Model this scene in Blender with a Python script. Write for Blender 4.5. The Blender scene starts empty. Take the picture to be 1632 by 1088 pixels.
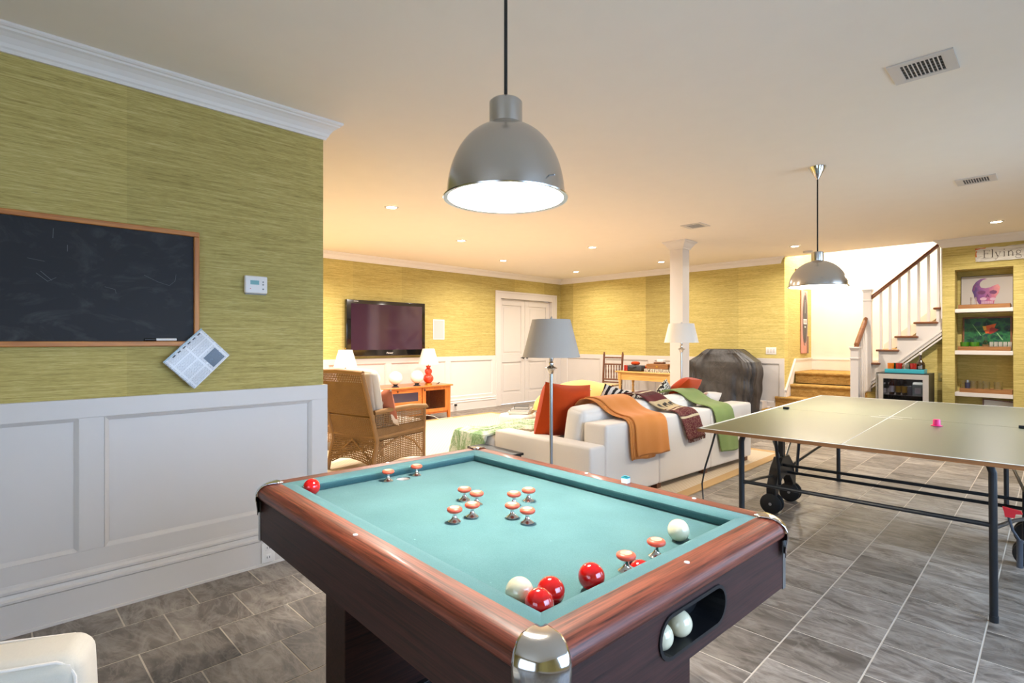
import bpy, bmesh, math, random
from mathutils import Vector, Matrix
random.seed(7)
PI = math.pi
sc = bpy.context.scene
COL = sc.collection

# ---------------------------------------------------------------- camera
cd = bpy.data.cameras.new('camera'); cam = bpy.data.objects.new('camera', cd); COL.objects.link(cam)
cd.sensor_width = 36.0; cd.lens = 857.0 / 1632.0 * 36.0; cd.shift_y = -1.0 / 1632.0
cd.clip_start = 0.05
cam.location = (0, 0, 1.3); cam.rotation_euler = (PI / 2, 0, math.radians(45.3))
sc.camera = cam

# ---------------------------------------------------------------- world, exposure
sc.view_settings.view_transform = 'Standard'; sc.view_settings.look = 'None'
sc.view_settings.gamma = 1.0; sc.view_settings.use_curve_mapping = False
sc.view_settings.exposure = 0.98
w = bpy.data.worlds.new('world'); sc.world = w; w.use_nodes = True
w.node_tree.nodes['Background'].inputs[0].default_value = (0.62, 0.78, 1.0, 1)
w.node_tree.nodes['Background'].inputs[1].default_value = 1.6

def area(name, loc, rot, sx, sy, power, col, spread=180, shape='RECTANGLE'):
    l = bpy.data.lights.new(name, 'AREA'); l.shape = shape; l.size = sx; l.size_y = sy
    l.energy = power; l.color = col; l.spread = math.radians(spread)
    o = bpy.data.objects.new(name, l); o.location = loc; o.rotation_euler = rot; COL.objects.link(o); return o
DAY = (0.44, 0.65, 1.0)
WARM = (1.0, 0.925, 0.83)
# daylight entering through the two windows of the right wall; the lamp at the rear door is added fill light
area('daylight_window', (1.70, 1.75, 1.4), (0, PI / 2 - .5, 0), 1.7, 2.3, 30, DAY, 120)
area('daylight_window', (1.70, 5.0, 1.4), (0, PI / 2 - .5, 0), 1.7, 2.1, 36, (.58, .76, 1.0), 130)
area('rear_fill', (0.0, -2.52, 1.25), (PI / 2, 0, 0), 2.3, 2.1, 7, (0.92, 0.95, 1.0))

# ---------------------------------------------------------------- materials
def lin(c):
    if isinstance(c, str):
        c = tuple(int(c[i:i + 2], 16) for i in (0, 2, 4))
    return tuple(((v / 255) / 12.92 if v / 255 <= 0.04045 else ((v / 255 + 0.055) / 1.055) ** 2.4) for v in c) + (1,)
class NT:
    def __init__(s, name):
        s.m = bpy.data.materials.new(name); s.m.use_nodes = True
        s.n = s.m.node_tree.nodes; s.l = s.m.node_tree.links; s.p = s.n['Principled BSDF']
    def new(s, t, **kw):
        n = s.n.new(t)
        for k, v in kw.items(): setattr(n, k, v)
        return n
    def set(s, **kw):
        for k, v in kw.items(): s.p.inputs[k.replace('_', ' ')].default_value = v
    def link(s, a, b): s.l.new(a, b)
    def coord(s, kind='Object', scale=(1, 1, 1), rot=(0, 0, 0)):
        mp = s.new('ShaderNodeMapping'); mp.inputs['Scale'].default_value = scale; mp.inputs['Rotation'].default_value = rot
        if kind == 'World': s.link(s.new('ShaderNodeNewGeometry').outputs['Position'], mp.inputs[0])
        else: s.link(s.new('ShaderNodeTexCoord').outputs[kind], mp.inputs[0])
        return mp.outputs[0]
    def noise(s, vec, scale=1, detail=3, rough=.5, dist=0):
        n = s.new('ShaderNodeTexNoise'); n.inputs['Scale'].default_value = scale; n.inputs['Detail'].default_value = detail
        n.inputs['Roughness'].default_value = rough; n.inputs['Distortion'].default_value = dist
        s.link(vec, n.inputs['Vector']); return n.outputs['Fac']
    def ramp(s, fac, stops):
        r = s.new('ShaderNodeValToRGB'); e = r.color_ramp.elements
        while len(e) < len(stops): e.new(.5)
        for i, (p, c) in enumerate(stops):
            e[i].position = p; e[i].color = lin(c)
        s.link(fac, r.inputs[0]); return r.outputs[0]
    def mix(s, fac, a, b, mode='MIX'):
        m = s.new('ShaderNodeMix', data_type='RGBA', blend_type=mode)
        for i, v in ((0, fac), (6, a), (7, b)):
            if hasattr(v, 'is_linked') or hasattr(v, 'links'): s.link(v, m.inputs[i])
            else: m.inputs[i].default_value = v
        return m.outputs[2]
    def math(s, op, a, b=0.0):
        m = s.new('ShaderNodeMath', operation=op)
        for i, v in ((0, a), (1, b)):
            if hasattr(v, 'links'): s.link(v, m.inputs[i])
            else: m.inputs[i].default_value = v
        return m.outputs[0]
    def col(s, c): s.link(c, s.p.inputs['Base Color'])
    def bump(s, h, strength=.2, dist=.01):
        b = s.new('ShaderNodeBump'); b.inputs['Strength'].default_value = strength; b.inputs['Distance'].default_value = dist
        s.link(h, b.inputs['Height']); s.link(b.outputs[0], s.p.inputs['Normal'])
def plain(name, c, rough=.5, metal=0, spec=None, coat=0, bump=0, bscale=200, vary=0, sheen=0):
    t = NT(name); t.set(Base_Color=lin(c), Roughness=rough, Metallic=metal)
    if spec is not None: t.p.inputs['Specular IOR Level'].default_value = spec
    if coat: t.p.inputs['Coat Weight'].default_value = coat; t.p.inputs['Coat Roughness'].default_value = .08
    if sheen: t.p.inputs['Sheen Weight'].default_value = sheen
    f = t.noise(t.coord(), bscale, 3)
    if bump: t.bump(f, bump, .002)
    if vary:
        g = t.noise(t.coord(), 6, 4); L = lin(c)
        t.col(t.mix(g, tuple(min(1, v * (1 - vary)) for v in L[:3]) + (1,), tuple(min(1, v * (1 + vary)) for v in L[:3]) + (1,)))
    return t.m
def wood(name, c1, c2, axis=0, rough=.35, coat=0, fine=130, coord='Object'):
    t = NT(name); sv = [fine, fine, fine]; sv[axis] = 5
    a = t.noise(t.coord(coord, tuple(sv)), 1, 4, .6, .5); sv2 = [fine * .22] * 3; sv2[axis] = .9
    b = t.noise(t.coord(coord, tuple(sv2)), 1, 4, .6, 1.6)
    f = t.math('ADD', t.math('MULTIPLY', a, .6), t.math('MULTIPLY', b, .4))
    t.col(t.ramp(f, [(.36, c1), (.62, c2)])); t.set(Roughness=rough)
    if coat: t.p.inputs['Coat Weight'].default_value = coat; t.p.inputs['Coat Roughness'].default_value = .12
    t.bump(a, .08, .001); return t.m
def glass(name, c=(255, 255, 255), rough=0.02, alpha=.25):
    t = NT(name); t.set(Base_Color=lin(c), Roughness=rough); t.p.inputs['Transmission Weight'].default_value = 1.0
    t.p.inputs['IOR'].default_value = 1.45
    tr = t.new('ShaderNodeBsdfTransparent'); tr.inputs[0].default_value = lin(c); mx = t.new('ShaderNodeMixShader')
    mx.inputs[0].default_value = alpha; out = t.n['Material Output']
    t.link(tr.outputs[0], mx.inputs[1]); t.link(t.p.outputs[0], mx.inputs[2]); t.link(mx.outputs[0], out.inputs[0])
    return t.m
def emit(name, c, strength):
    t = NT(name); t.set(Base_Color=lin(c)); t.p.inputs['Emission Color'].default_value = lin(c); t.p.inputs['Emission Strength'].default_value = strength
    return t.m

def grasscloth():
    t = NT('grasscloth'); W = t.coord('World', (10, 10, 200)); W2 = t.coord('World', (2.2, 2.2, 80)); W3 = t.coord('World', (34, 34, 420))
    a = t.noise(W, 1, 4, .72); b = t.noise(W2, 1, 3, .5); c = t.noise(W3, 1, 2)
    f = t.math('ADD', t.math('MULTIPLY', a, .5), t.math('ADD', t.math('MULTIPLY', b, .3), t.math('MULTIPLY', c, .2)))
    colr = t.ramp(f, [(.33, 'a08c4e'), (.45, 'c4b066'), (.54, 'd6c276'), (.66, 'ead995')])
    # strips hung edge to edge: each takes a slightly different tone
    sp = t.new('ShaderNodeSeparateXYZ'); t.link(t.new('ShaderNodeNewGeometry').outputs['Position'], sp.inputs[0])
    s = t.math('FLOOR', t.math('DIVIDE', t.math('ADD', sp.outputs[0], sp.outputs[1]), .91))
    wn = t.new('ShaderNodeTexWhiteNoise', noise_dimensions='1D'); t.link(s, wn.inputs['W'])
    tone = t.ramp(wn.outputs['Value'], [(0, 'dcdcdc'), (1, 'ffffff')])
    # single darker reeds
    d = t.noise(t.coord('World', (9, 9, 260)), 1, 2, .5); dk = t.ramp(d, [(.24, '5a5430'), (.33, 'ffffff')])
    colr = t.mix(.55, colr, dk, 'MULTIPLY')
    t.col(t.mix(1.0, colr, tone, 'MULTIPLY')); t.set(Roughness=.75); t.bump(a, .25, .002)
    t.p.inputs['Specular IOR Level'].default_value = .25
    return t.m
def slate():
    t = NT('slate_tile'); oi = t.new('ShaderNodeObjectInfo')
    geo = t.new('ShaderNodeNewGeometry').outputs['Position']
    add = t.new('ShaderNodeVectorMath', operation='ADD'); t.link(geo, add.inputs[0])
    sc_ = t.new('ShaderNodeVectorMath', operation='SCALE'); sc_.inputs[0].default_value = (31, 17, 5); t.link(oi.outputs['Random'], sc_.inputs['Scale'])
    t.link(sc_.outputs[0], add.inputs[1])
    mp = t.new('ShaderNodeMapping'); mp.inputs['Scale'].default_value = (2.2, 5.5, 1); mp.inputs['Rotation'].default_value = (0, 0, .35); t.link(add.outputs[0], mp.inputs[0])
    a = t.noise(mp.outputs[0], 1.5, 8, .66, 1.3)
    v = t.noise(mp.outputs[0], 1.1, 6, .6, 2.6)
    vein = t.math('SUBTRACT', 1.0, t.math('MULTIPLY', t.math('ABSOLUTE', t.math('SUBTRACT', v, .5)), 16))
    c = t.ramp(a, [(.32, '5c5249'), (.5, '857a70'), (.70, 'b3a89c')])
    c = t.mix(t.math('MULTIPLY', t.math('MAXIMUM', vein, 0.0), .38), c, lin('b9b0a4'))
    tone = t.ramp(oi.outputs['Random'], [(0, 'c9c7c4'), (1, 'ffffff')])
    t.col(t.mix(1.0, c, tone, 'MULTIPLY')); t.set(Roughness=.42); t.bump(a, .35, .004); return t.m
def carpet(name, c1, c2, scale=160):
    t = NT(name); a = t.noise(t.coord('World', (scale, scale, scale)), 1, 2); b = t.noise(t.coord('World', (12, 12, 40)), 1, 3)
    t.col(t.ramp(t.math('ADD', t.math('MULTIPLY', a, .5), t.math('MULTIPLY', b, .5)), [(.35, c1), (.65, c2)])); t.set(Roughness=.95)
    t.p.inputs['Specular IOR Level'].default_value = .1; t.bump(a, .6, .004); return t.m
def sisal():
    t = NT('sisal_weave'); v = t.coord('World', (1, 1, 1))
    ck = t.new('ShaderNodeTexChecker'); ck.inputs['Scale'].default_value = 42; t.link(v, ck.inputs[0])
    a = t.noise(t.coord('World', (90, 90, 90)), 1, 2)
    c = t.mix(t.math('MULTIPLY', ck.outputs['Fac'], .35), lin('d2c2ab'), lin('b59c78'))
    t.col(t.mix(t.math('MULTIPLY', a, .3), c, lin('a98c62'))); t.set(Roughness=.95); t.bump(ck.outputs['Fac'], .5, .003); return t.m
def linen(name, c, vary=.06, scale=420, sheen=.2):
    t = NT(name); a = t.noise(t.coord('Object', (scale, scale * .3, scale)), 1, 2); L = lin(c)[:3]
    g = t.noise(t.coord('Object', (3, 3, 3)), 1, 3); f = t.math('ADD', t.math('MULTIPLY', a, .5), t.math('MULTIPLY', g, .5))
    t.col(t.mix(f, tuple(v * (1 - vary * 2) for v in L) + (1,), tuple(min(1, v * (1 + vary)) for v in L) + (1,)))
    t.set(Roughness=.9); t.p.inputs['Sheen Weight'].default_value = sheen; t.p.inputs['Specular IOR Level'].default_value = .15
    t.bump(a, .15, .001); return t.m
def zebra(name, c1, c2, scale=9, dist=5, rot=.4):
    t = NT(name); wv = t.new('ShaderNodeTexWave'); wv.inputs['Scale'].default_value = scale; wv.inputs['Distortion'].default_value = dist
    wv.inputs['Detail'].default_value = 2; t.link(t.coord('Object', (1, 1, 1), (0, 0, rot)), wv.inputs[0])
    t.col(t.ramp(wv.outputs['Fac'], [(.46, c1), (.54, c2)])); t.set(Roughness=.9); return t.m
def feltm():
    t = NT('teal_felt'); a = t.noise(t.coord('Object', (700, 700, 700)), 1, 2); b = t.noise(t.coord('Object', (5, 5, 5)), 1, 4)
    s = t.noise(t.coord('Object', (60, 60, 60)), 1, 1)
    c = t.ramp(t.math('ADD', t.math('MULTIPLY', a, .6), t.math('MULTIPLY', b, .4)), [(.3, '3c6467'), (.7, '5a8184')])
    fl = t.ramp(s, [(.80, '000000'), (.84, '888888')])
    t.col(t.mix(fl, c, lin('a8d0c8'))); t.set(Roughness=.95); t.p.inputs['Sheen Weight'].default_value = .15
    t.p.inputs['Specular IOR Level'].default_value = .1; t.bump(a, .2, .0008); return t.m

M = {}
M['white'] = plain('white_paint', 'd6cec7', .38, vary=.015)
M['trim'] = plain('trim_paint', 'ebe3db', .4); M['ceil'] = plain('ceiling_paint', 'f6ecdf', .85, bump=.03, bscale=60, vary=.02)
M['stairwhite'] = plain('stair_paint', 'ece6da', .6)
M['cloth_wall'] = grasscloth()
M['tile'] = slate(); M['grout'] = plain('grout', 'cbbfaf', .9, bump=.2)
M['rug'] = sisal(); M['rugborder'] = plain('rug_border', 'b69261', .9, bump=.4, bscale=300, vary=.08)
M['carpet'] = carpet('stair_carpet', '8a6632', 'c29c5c')
M['chrome'] = plain('chrome', 'd8d8d8', .12, 1); M['steel'] = plain('brushed_steel', 'b9bcc0', .28, 1)
M['alu'] = plain('spun_aluminium', 'c9c6c2', .23, 1); M['blackmetal'] = plain('black_metal', '26282b', .38, .3)
M['black'] = plain('black_plastic', '141416', .4); M['rubber'] = plain('black_rubber', '0e0e0f', .6)
M['poolwood'] = wood('pool_laminate', '36150f', '7a3a28', 0, .3, .3, 60); M['poolwoody'] = wood('pool_laminate_side', '36150f', '7a3a28', 1, .3, .3, 60)
M['railwood'] = wood('rail_wood', '2c0f0a', '8c4632', 0, .4, .1, 210); M['railwoody'] = wood('rail_wood_side', '2c0f0a', '8c4632', 1, .4, .1, 210)
M['apronwood'] = wood('apron_laminate', '24110e', '482620', 0, .5, 0, 170); M['apronwoody'] = wood('apron_laminate_side', '24110e', '482620', 1, .5, 0, 170)
M['felt'] = feltm()
M['red'] = plain('red_ball', 'c4070c', .1, coat=1); M['ivory'] = plain('ivory_ball', 'e3d9b8', .12, coat=1)
M['coral'] = plain('coral_rubber', 'd9583f', .4); M['bumpertop'] = plain('bumper_top', 'e8b48e', .45)
M['oak'] = wood('oak', 'a4602c', 'd0893f', 1, .45); M['oakz'] = wood('oak_upright', 'a4602c', 'd0893f', 2, .45)
M['honey'] = wood('honey_wood', 'a8521c', 'd9823a', 1, .35, .2, 90); M['honeyz'] = wood('honey_wood_upright', 'a8521c', 'd9823a', 2, .35, .2, 90)
M['pine'] = wood('pine', 'c99046', 'e8b86c', 0, .4, .1, 90); M['darkbrown'] = wood('dark_turned_wood', '4c2a18', '7c4a2c', 2, .4)
M['walnut'] = wood('walnut_stair', '5a3018', '8a5430', 0, .35, .3); M['tray'] = wood('tray_wood', '6e4320', 'a67340', 0, .5)
M['linen'] = linen('sofa_linen', 'e6dbce'); M['linen2'] = linen('cushion_linen', 'e9e1d6'); M['cream'] = linen('cream_upholstery', 'd5cab8')
M['orange'] = linen('orange_velvet', 'b83f0c', .12, 200, .12); M['throw_o'] = linen('orange_throw', 'd48744', .08, 300, .1)
M['throw_g'] = linen('green_throw', '87985a', .08, 300, .1); M['yellow'] = linen('yellow_cloth', 'e6b865', .1, 200)
M['zebra'] = zebra('zebra_print', '1b1512', 'dcd2c2', 7, 3.5, .9); M['leaf'] = zebra('leopard_print', '2a221c', 'e4dccb', 14, 12, .2)
M['wicker'] = plain('wicker', '86633a', .65, bump=.5, bscale=260, vary=.3); M['wickerpole'] = plain('wicker_wrapped_pole', '966f42', .6, bump=.6, bscale=220, vary=.2)
M['shade'] = plain('lamp_shade', 'e9e4da', .8, bump=.1); M['shade2'] = plain('grey_lamp_shade', 'b7ada1', .8, bump=.1)
M['gourd'] = plain('red_glaze', 'd8381c', .3, coat=.6, bump=.15, bscale=90); M['brass'] = plain('brass', 'd8b45a', .25, 1)
M['globe'] = plain('white_globe', 'ece5d8', .45, bump=.15, bscale=40)
M['screen'] = plain('tv_screen', '3a2334', .07, spec=.6, coat=.4); M['tvblack'] = plain('gloss_black', '0c0a0b', .12, coat=.6)
M['pp'] = plain('table_top_green', '5a624c', .33, spec=.45, coat=.0); M['ppedge'] = wood('fibreboard_edge', '7a4c26', 'a06a38', 0, .6)
M['line'] = plain('white_line', 'e6e6de', .5); M['glass'] = glass('clear_glass', (255, 255, 255), .0, .6); M['pane'] = glass('window_pane', (240, 246, 250), .0, .12)
M['darkglass'] = glass('smoked_glass', (205, 205, 212), .03, .30)
M['hotpink'] = plain('pink_plastic', 'f0257e', .4); M['redplastic'] = plain('red_plastic', 'd3202a', .35)
M['gold'] = plain('gold_label', 'c9a03a', .4); M['paper'] = plain('paper', 'e4e1dc', .6)
M['plate'] = plain('white_plate', 'eae4de', .4); M['grey'] = plain('grey_plastic', '8a8886', .5)
M['bulb'] = emit('bulb_glow', 'fff4e2', 60); M['lens'] = emit('downlight_lens', 'fff0d6', 26)
M['teal_tray'] = plain('turquoise_lacquer', '3aa3b0', .35); M['amber'] = plain('amber_glass', 'd07212', .12, coat=.5)
M['redglass'] = plain('red_glass', '9c120c', .1, coat=.8); M['darkbottle'] = plain('dark_bottle_glass', '2a1a0c', .1, coat=.8)
M['brownbottle'] = plain('brown_bottle_glass', '4a1e0e', .12, coat=.8); M['greenglass'] = plain('green_glass', '1e4a2a', .12, coat=.6)
M['lime'] = plain('lime_glass', '3f7a1c', .2, coat=.5)

# ---------------------------------------------------------------- mesh helpers
class MB:
    def __init__(s, tf=None): s.v = []; s.f = []; s.sm = []; s.tf = tf
    def add(s, vs, fs, smooth=False):
        o = len(s.v)
        s.v += [s.tf(Vector(p)) if s.tf else Vector(p) for p in vs]
        s.f += [tuple(i + o for i in f) for f in fs]; s.sm += [smooth] * len(fs); return s
    def box(s, x0, x1, y0, y1, z0, z1):
        return s.add([(x0, y0, z0), (x1, y0, z0), (x1, y1, z0), (x0, y1, z0), (x0, y0, z1), (x1, y0, z1), (x1, y1, z1), (x0, y1, z1)],
                     [(3, 2, 1, 0), (4, 5, 6, 7), (0, 1, 5, 4), (1, 2, 6, 5), (2, 3, 7, 6), (3, 0, 4, 7)])
    def bar(s, a, b, wx, wy, up=(0, 0, 1)):
        a = Vector(a); b = Vector(b); d = (b - a).normalized(); u = Vector(up)
        if abs(d.dot(u)) > .98: u = Vector((1, 0, 0))
        e = d.cross(u).normalized() * (wx / 2); g = e.cross(d).normalized() * (wy / 2)
        vs = [p + q for p in (a, b) for q in (-e - g, e - g, e + g, -e + g)]
        return s.add(vs, [(0, 1, 2, 3), (7, 6, 5, 4), (0, 4, 5, 1), (1, 5, 6, 2), (2, 6, 7, 3), (3, 7, 4, 0)])
    def lathe(s, prof, c=(0, 0, 0), n=24, a0=0, a1=2 * PI, smooth=True, axis=None):
        full = abs(a1 - a0 - 2 * PI) < 1e-6; m = n if full else n + 1; vs = []
        R = Vector((0, 0, 1)).rotation_difference(Vector(axis)).to_matrix() if axis else None
        for r, z in prof:
            for i in range(m):
                a = a0 + (a1 - a0) * i / n; p = Vector((r * math.cos(a), r * math.sin(a), z))
                if R: p = R @ p
                vs.append(p + Vector(c))
        fs = []
        for k in range(len(prof) - 1):
            for i in range(n):
                j = (i + 1) % m; fs.append((k * m + i, k * m + j, (k + 1) * m + j, (k + 1) * m + i))
        return s.add(vs, fs, smooth)
    def cyl(s, a, b, r, n=12, r2=None, smooth=True):
        a = Vector(a); b = Vector(b); L = (b - a).length; r2 = r if r2 is None else r2
        s.lathe([(0.0001, 0), (r, 0)], a, n, axis=b - a, smooth=False); s.lathe([(r, 0), (r2, L)], a, n, axis=b - a, smooth=smooth)
        return s.lathe([(r2, L), (0.0001, L)], a, n, axis=b - a, smooth=False)
    def sphere(s, c, r, n=24, m=14, sz=1):
        return s.lathe([(max(1e-5, r * math.sin(PI * k / m)), -r * sz * math.cos(PI * k / m)) for k in range(m + 1)], c, n)
    def tube(s, pts, r, n=8, cap=True, closed=False):
        P = [Vector(p) for p in pts]; N = len(P); rings = []
        d0 = (P[1] - P[0]).normalized(); u = Vector((0, 0, 1)) if abs(d0.z) < .9 else Vector((1, 0, 0))
        e = d0.cross(u).normalized()
        for i in range(N):
            if closed: d = (P[(i + 1) % N] - P[i - 1]).normalized()
            else: d = (P[min(i + 1, N - 1)] - P[max(i - 1, 0)]).normalized()
            e = (e - d * e.dot(d)).normalized(); g = d.cross(e); rr = r(i / (N - 1)) if callable(r) else r
            rings += [P[i] + (e * math.cos(2 * PI * k / n) + g * math.sin(2 * PI * k / n)) * rr for k in range(n)]
        fs = [(i * n + k, i * n + (k + 1) % n, ((i + 1) % N) * n + (k + 1) % n, ((i + 1) % N) * n + k) for i in range(N if closed else N - 1) for k in range(n)]
        if cap and not closed: fs += [tuple(range(n))[::-1], tuple((N - 1) * n + k for k in range(n))]
        return s.add(rings, fs, True)
    def prism(s, poly, z0, z1, axis='z'):
        n = len(poly)
        def P(a, b, c): return {'z': (a, b, c), 'y': (a, c, b), 'x': (c, a, b)}[axis]
        vs = [P(a, b, z0) for a, b in poly] + [P(a, b, z1) for a, b in poly]
        return s.add(vs, [tuple(range(n))[::-1], tuple(range(n, 2 * n))] + [(i, (i + 1) % n, (i + 1) % n + n, i + n) for i in range(n)])
    def grid(s, fn, nu, nv, smooth=True):
        vs = [fn(i / nu, j / nv) for i in range(nu + 1) for j in range(nv + 1)]; w = nv + 1
        return s.add(vs, [(i * w + j, (i + 1) * w + j, (i + 1) * w + j + 1, i * w + j + 1) for i in range(nu) for j in range(nv)], smooth)
    def rbox(s, x0, x1, y0, y1, z0, z1, r=.02, seg=3, puff=0):
        """box with rounded edges; puff swells the faces like a stuffed cushion"""
        c = Vector(((x0 + x1) / 2, (y0 + y1) / 2, (z0 + z1) / 2)); h = [(x1 - x0) / 2, (y1 - y0) / 2, (z1 - z0) / 2]
        r = min(r, min(h) * .98); mid = 6 if puff else 1
        def ticks(H):
            e = [r * (1 - math.cos(PI / 2 * k / seg)) for k in range(seg)]   # denser towards the edge
            i_ = H - r; return [-H + q for q in e] + [-i_ + 2 * i_ * k / mid for k in range(mid + 1)] + [H - q for q in e[::-1]]
        bm = bmesh.new()
        for ax in range(3):
            a1, a2 = (ax + 1) % 3, (ax + 2) % 3; T1, T2 = ticks(h[a1]), ticks(h[a2])
            for sg in (-1, 1):
                g = []
                for u in T1:
                    row = []
                    for v in T2:
                        q = [0, 0, 0]; q[ax] = sg * h[ax]; q[a1] = u; q[a2] = v
                        inn = [max(-(h[k] - r), min(h[k] - r, q[k])) for k in range(3)]
                        d = Vector([q[k] - inn[k] for k in range(3)]); d = d.normalized() * r
                        P = Vector([inn[k] + d[k] for k in range(3)])
                        if puff:
                            f = [1 - (q[k] / h[k]) ** 2 for k in range(3)]
                            for k in range(3):
                                m_ = 1
                                for k2 in range(3):
                                    if k2 != k: m_ *= max(0, f[k2]) ** .8
                                P[k] += (q[k] / h[k]) ** 3 * puff * m_
                        row.append(bm.verts.new(P + c))
                    g.append(row)
                for a in range(len(T1) - 1):
                    for b in range(len(T2) - 1):
                        f_ = [g[a][b], g[a + 1][b], g[a + 1][b + 1], g[a][b + 1]]
                        bm.faces.new(f_ if sg > 0 else f_[::-1])
        bmesh.ops.remove_doubles(bm, verts=bm.verts[:], dist=1e-5)
        for i, v in enumerate(bm.verts): v.index = i
        s.add([v.co.copy() for v in bm.verts], [tuple(v.index for v in f.verts) for f in bm.faces], True); bm.free(); return s
    def build(s, name, m, parent=None, autosmooth=True, bevel=0, kind=None, label=None):
        me = bpy.data.meshes.new(name); me.from_pydata([tuple(v) for v in s.v], [], s.f)
        for p, q in zip(me.polygons, s.sm): p.use_smooth = q
        me.materials.append(M[m] if isinstance(m, str) else m)
        if autosmooth and any(s.sm):
            bm = bmesh.new(); bm.from_mesh(me); bmesh.ops.recalc_face_normals(bm, faces=bm.faces); bm.to_mesh(me); bm.free()
            me.set_sharp_from_angle(angle=math.radians(42)) if hasattr(me, 'set_sharp_from_angle') else None
        else:
            bm = bmesh.new(); bm.from_mesh(me); bmesh.ops.recalc_face_normals(bm, faces=bm.faces); bm.to_mesh(me); bm.free()
        o = bpy.data.objects.new(name, me); COL.objects.link(o)
        if parent is not None: o.parent = parent
        if bevel:
            b = o.modifiers.new('bevel', 'BEVEL'); b.width = bevel; b.segments = 2; b.limit_method = 'ANGLE'; b.angle_limit = math.radians(40)
        if kind: o['kind'] = kind
        if label: o['label'] = label
        return o
def tag(o, label=None, cat=None, group=None, kind=None):
    if label: o['label'] = label
    if cat: o['category'] = cat
    if group: o['group'] = group
    if kind: o['kind'] = kind
    return o
def thing(name, label, cat, loc=(0, 0, 0), rz=0, group=None, rot=None):
    o = bpy.data.objects.new(name, None); COL.objects.link(o); o.location = loc; o.rotation_euler = rot or (0, 0, rz)
    o.empty_display_size = .1
    return tag(o, label, cat, group)
def dup(root, loc, rz=None, label=None, group=None, rot=None):
    def cp(o, par):
        c = o.copy(); COL.objects.link(c)
        if par is not None: c.parent = par
        for ch in o.children: cp(ch, c)
        return c
    r = cp(root, None); r.location = loc
    if rz is not None: r.rotation_euler = (0, 0, rz)
    if rot is not None: r.rotation_euler = rot
    if label: r['label'] = label
    if group: r['group'] = group
    return r
def sweep_seg(path, prof, i, up=0):
    """i-th straight run of a moulding along a 2-D path, mitred; offsets go to the right of travel."""
    P = [Vector((p[0], p[1])) for p in path]
    def nrm(k):
        d = (P[k + 1] - P[k]).normalized(); return Vector((d.y, -d.x))
    def off(k):
        if k == 0 or k == len(P) - 1: return nrm(0 if k == 0 else k - 1)
        a, b = nrm(k - 1), nrm(k); return (a + b) / (1 + a.dot(b))
    n = len(prof); mb = MB(); vs = []
    for k in (i, i + 1):
        m = off(k)
        for o_, z in prof: vs.append((P[k].x + m.x * o_, P[k].y + m.y * o_, z + up))
    mb.add(vs, [tuple(range(n)), tuple(range(n, 2 * n))[::-1]] + [(j, (j + 1) % n, (j + 1) % n + n, j + n) for j in range(n)])
    return mb
def pillow(mb, wx, wz, t, n=14, pw=2.6):
    for sgn in (1, -1):
        def fn(a, b, sgn=sgn):
            x, z = a * 2 - 1, b * 2 - 1
            h = ((1 - abs(x) ** pw) * (1 - abs(z) ** pw)) ** .55 * t / 2
            pinch = 1 - .07 * (1 - abs(x) ** 2) * abs(z) ** 3 - .0
            pinch2 = 1 - .07 * (1 - abs(z) ** 2) * abs(x) ** 3
            return (x * wx / 2 * pinch2, sgn * h, z * wz / 2 * pinch)
        mb.grid(fn, n, n)
    return mb
def drape(parent, name, m, path, w0, w1, cell=.03, thick=.008, fold=.012, nf=5, seed=0, skew=0, tag_=None, taper=0, axis=0):
    """cloth laid along path (points in the v-z plane), width along u from w0 to w1"""
    rnd = random.Random(seed); ph = [rnd.random() * 6 for _ in range(6)]
    L = [0]
    for a, b in zip(path, path[1:]): L.append(L[-1] + math.dist(a, b))
    N = max(8, int(L[-1] / cell)); W = max(6, int((w1 - w0) / (cell * .55)))
    def at(s):
        for k in range(len(L) - 1):
            if s <= L[k + 1] + 1e-9:
                t = (s - L[k]) / (L[k + 1] - L[k]); a, b = path[k], path[k + 1]
                d = Vector((b[0] - a[0], b[1] - a[1])).normalized()
                return a[0] + (b[0] - a[0]) * t, a[1] + (b[1] - a[1]) * t, d
        return path[-1][0], path[-1][1], d
    def smooth_at(s):
        x = y = 0; D = Vector((0, 0)); c = 0
        for q in (-.05, -.025, 0, .025, .05):
            px_, py_, d = at(min(max(s + q, 0), L[-1])); x += px_; y += py_; D += d; c += 1
        return x / c, y / c, D.normalized()
    def fn(a, b):
        s = a * L[-1]; x, z, d = smooth_at(s); nx, nz = d.y, -d.x
        amp = fold * (.25 + a * 1.0)
        k = amp * (math.sin(b * nf * 2 * PI + ph[0] + a * 1.5) + .5 * math.sin(b * nf * 4.3 * PI + ph[1]) + .6 * math.sin(a * 7 + ph[2])) * .5 + amp * .9
        u = w0 + (w1 - w0) * b + skew * a + taper * (b - .5) * a + .012 * math.sin(a * 9 + ph[3])
        e = .008 * math.sin(b * 5 + ph[4]) * a
        return (u, x + nx * k, z + nz * k - e)
    mb = MB().grid(fn, N, W); o = mb.build(name, m, parent)
    so = o.modifiers.new('solid', 'SOLIDIFY'); so.thickness = thick; so.offset = 1
    return o

# ================================================================ THE SETTING
CZ = 2.67           # ceiling height
XL, XT, YB = -3.25, -7.85, 9.31   # near left wall, television wall, back wall
YE = 1.54           # where the near left wall ends
XR, YR = 1.78, -2.60
def struct(name, mb, m, parent=None, **k):
    o = mb.build(name, m, parent, **k)
    if parent is None: o['kind'] = 'structure'
    return o

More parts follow.
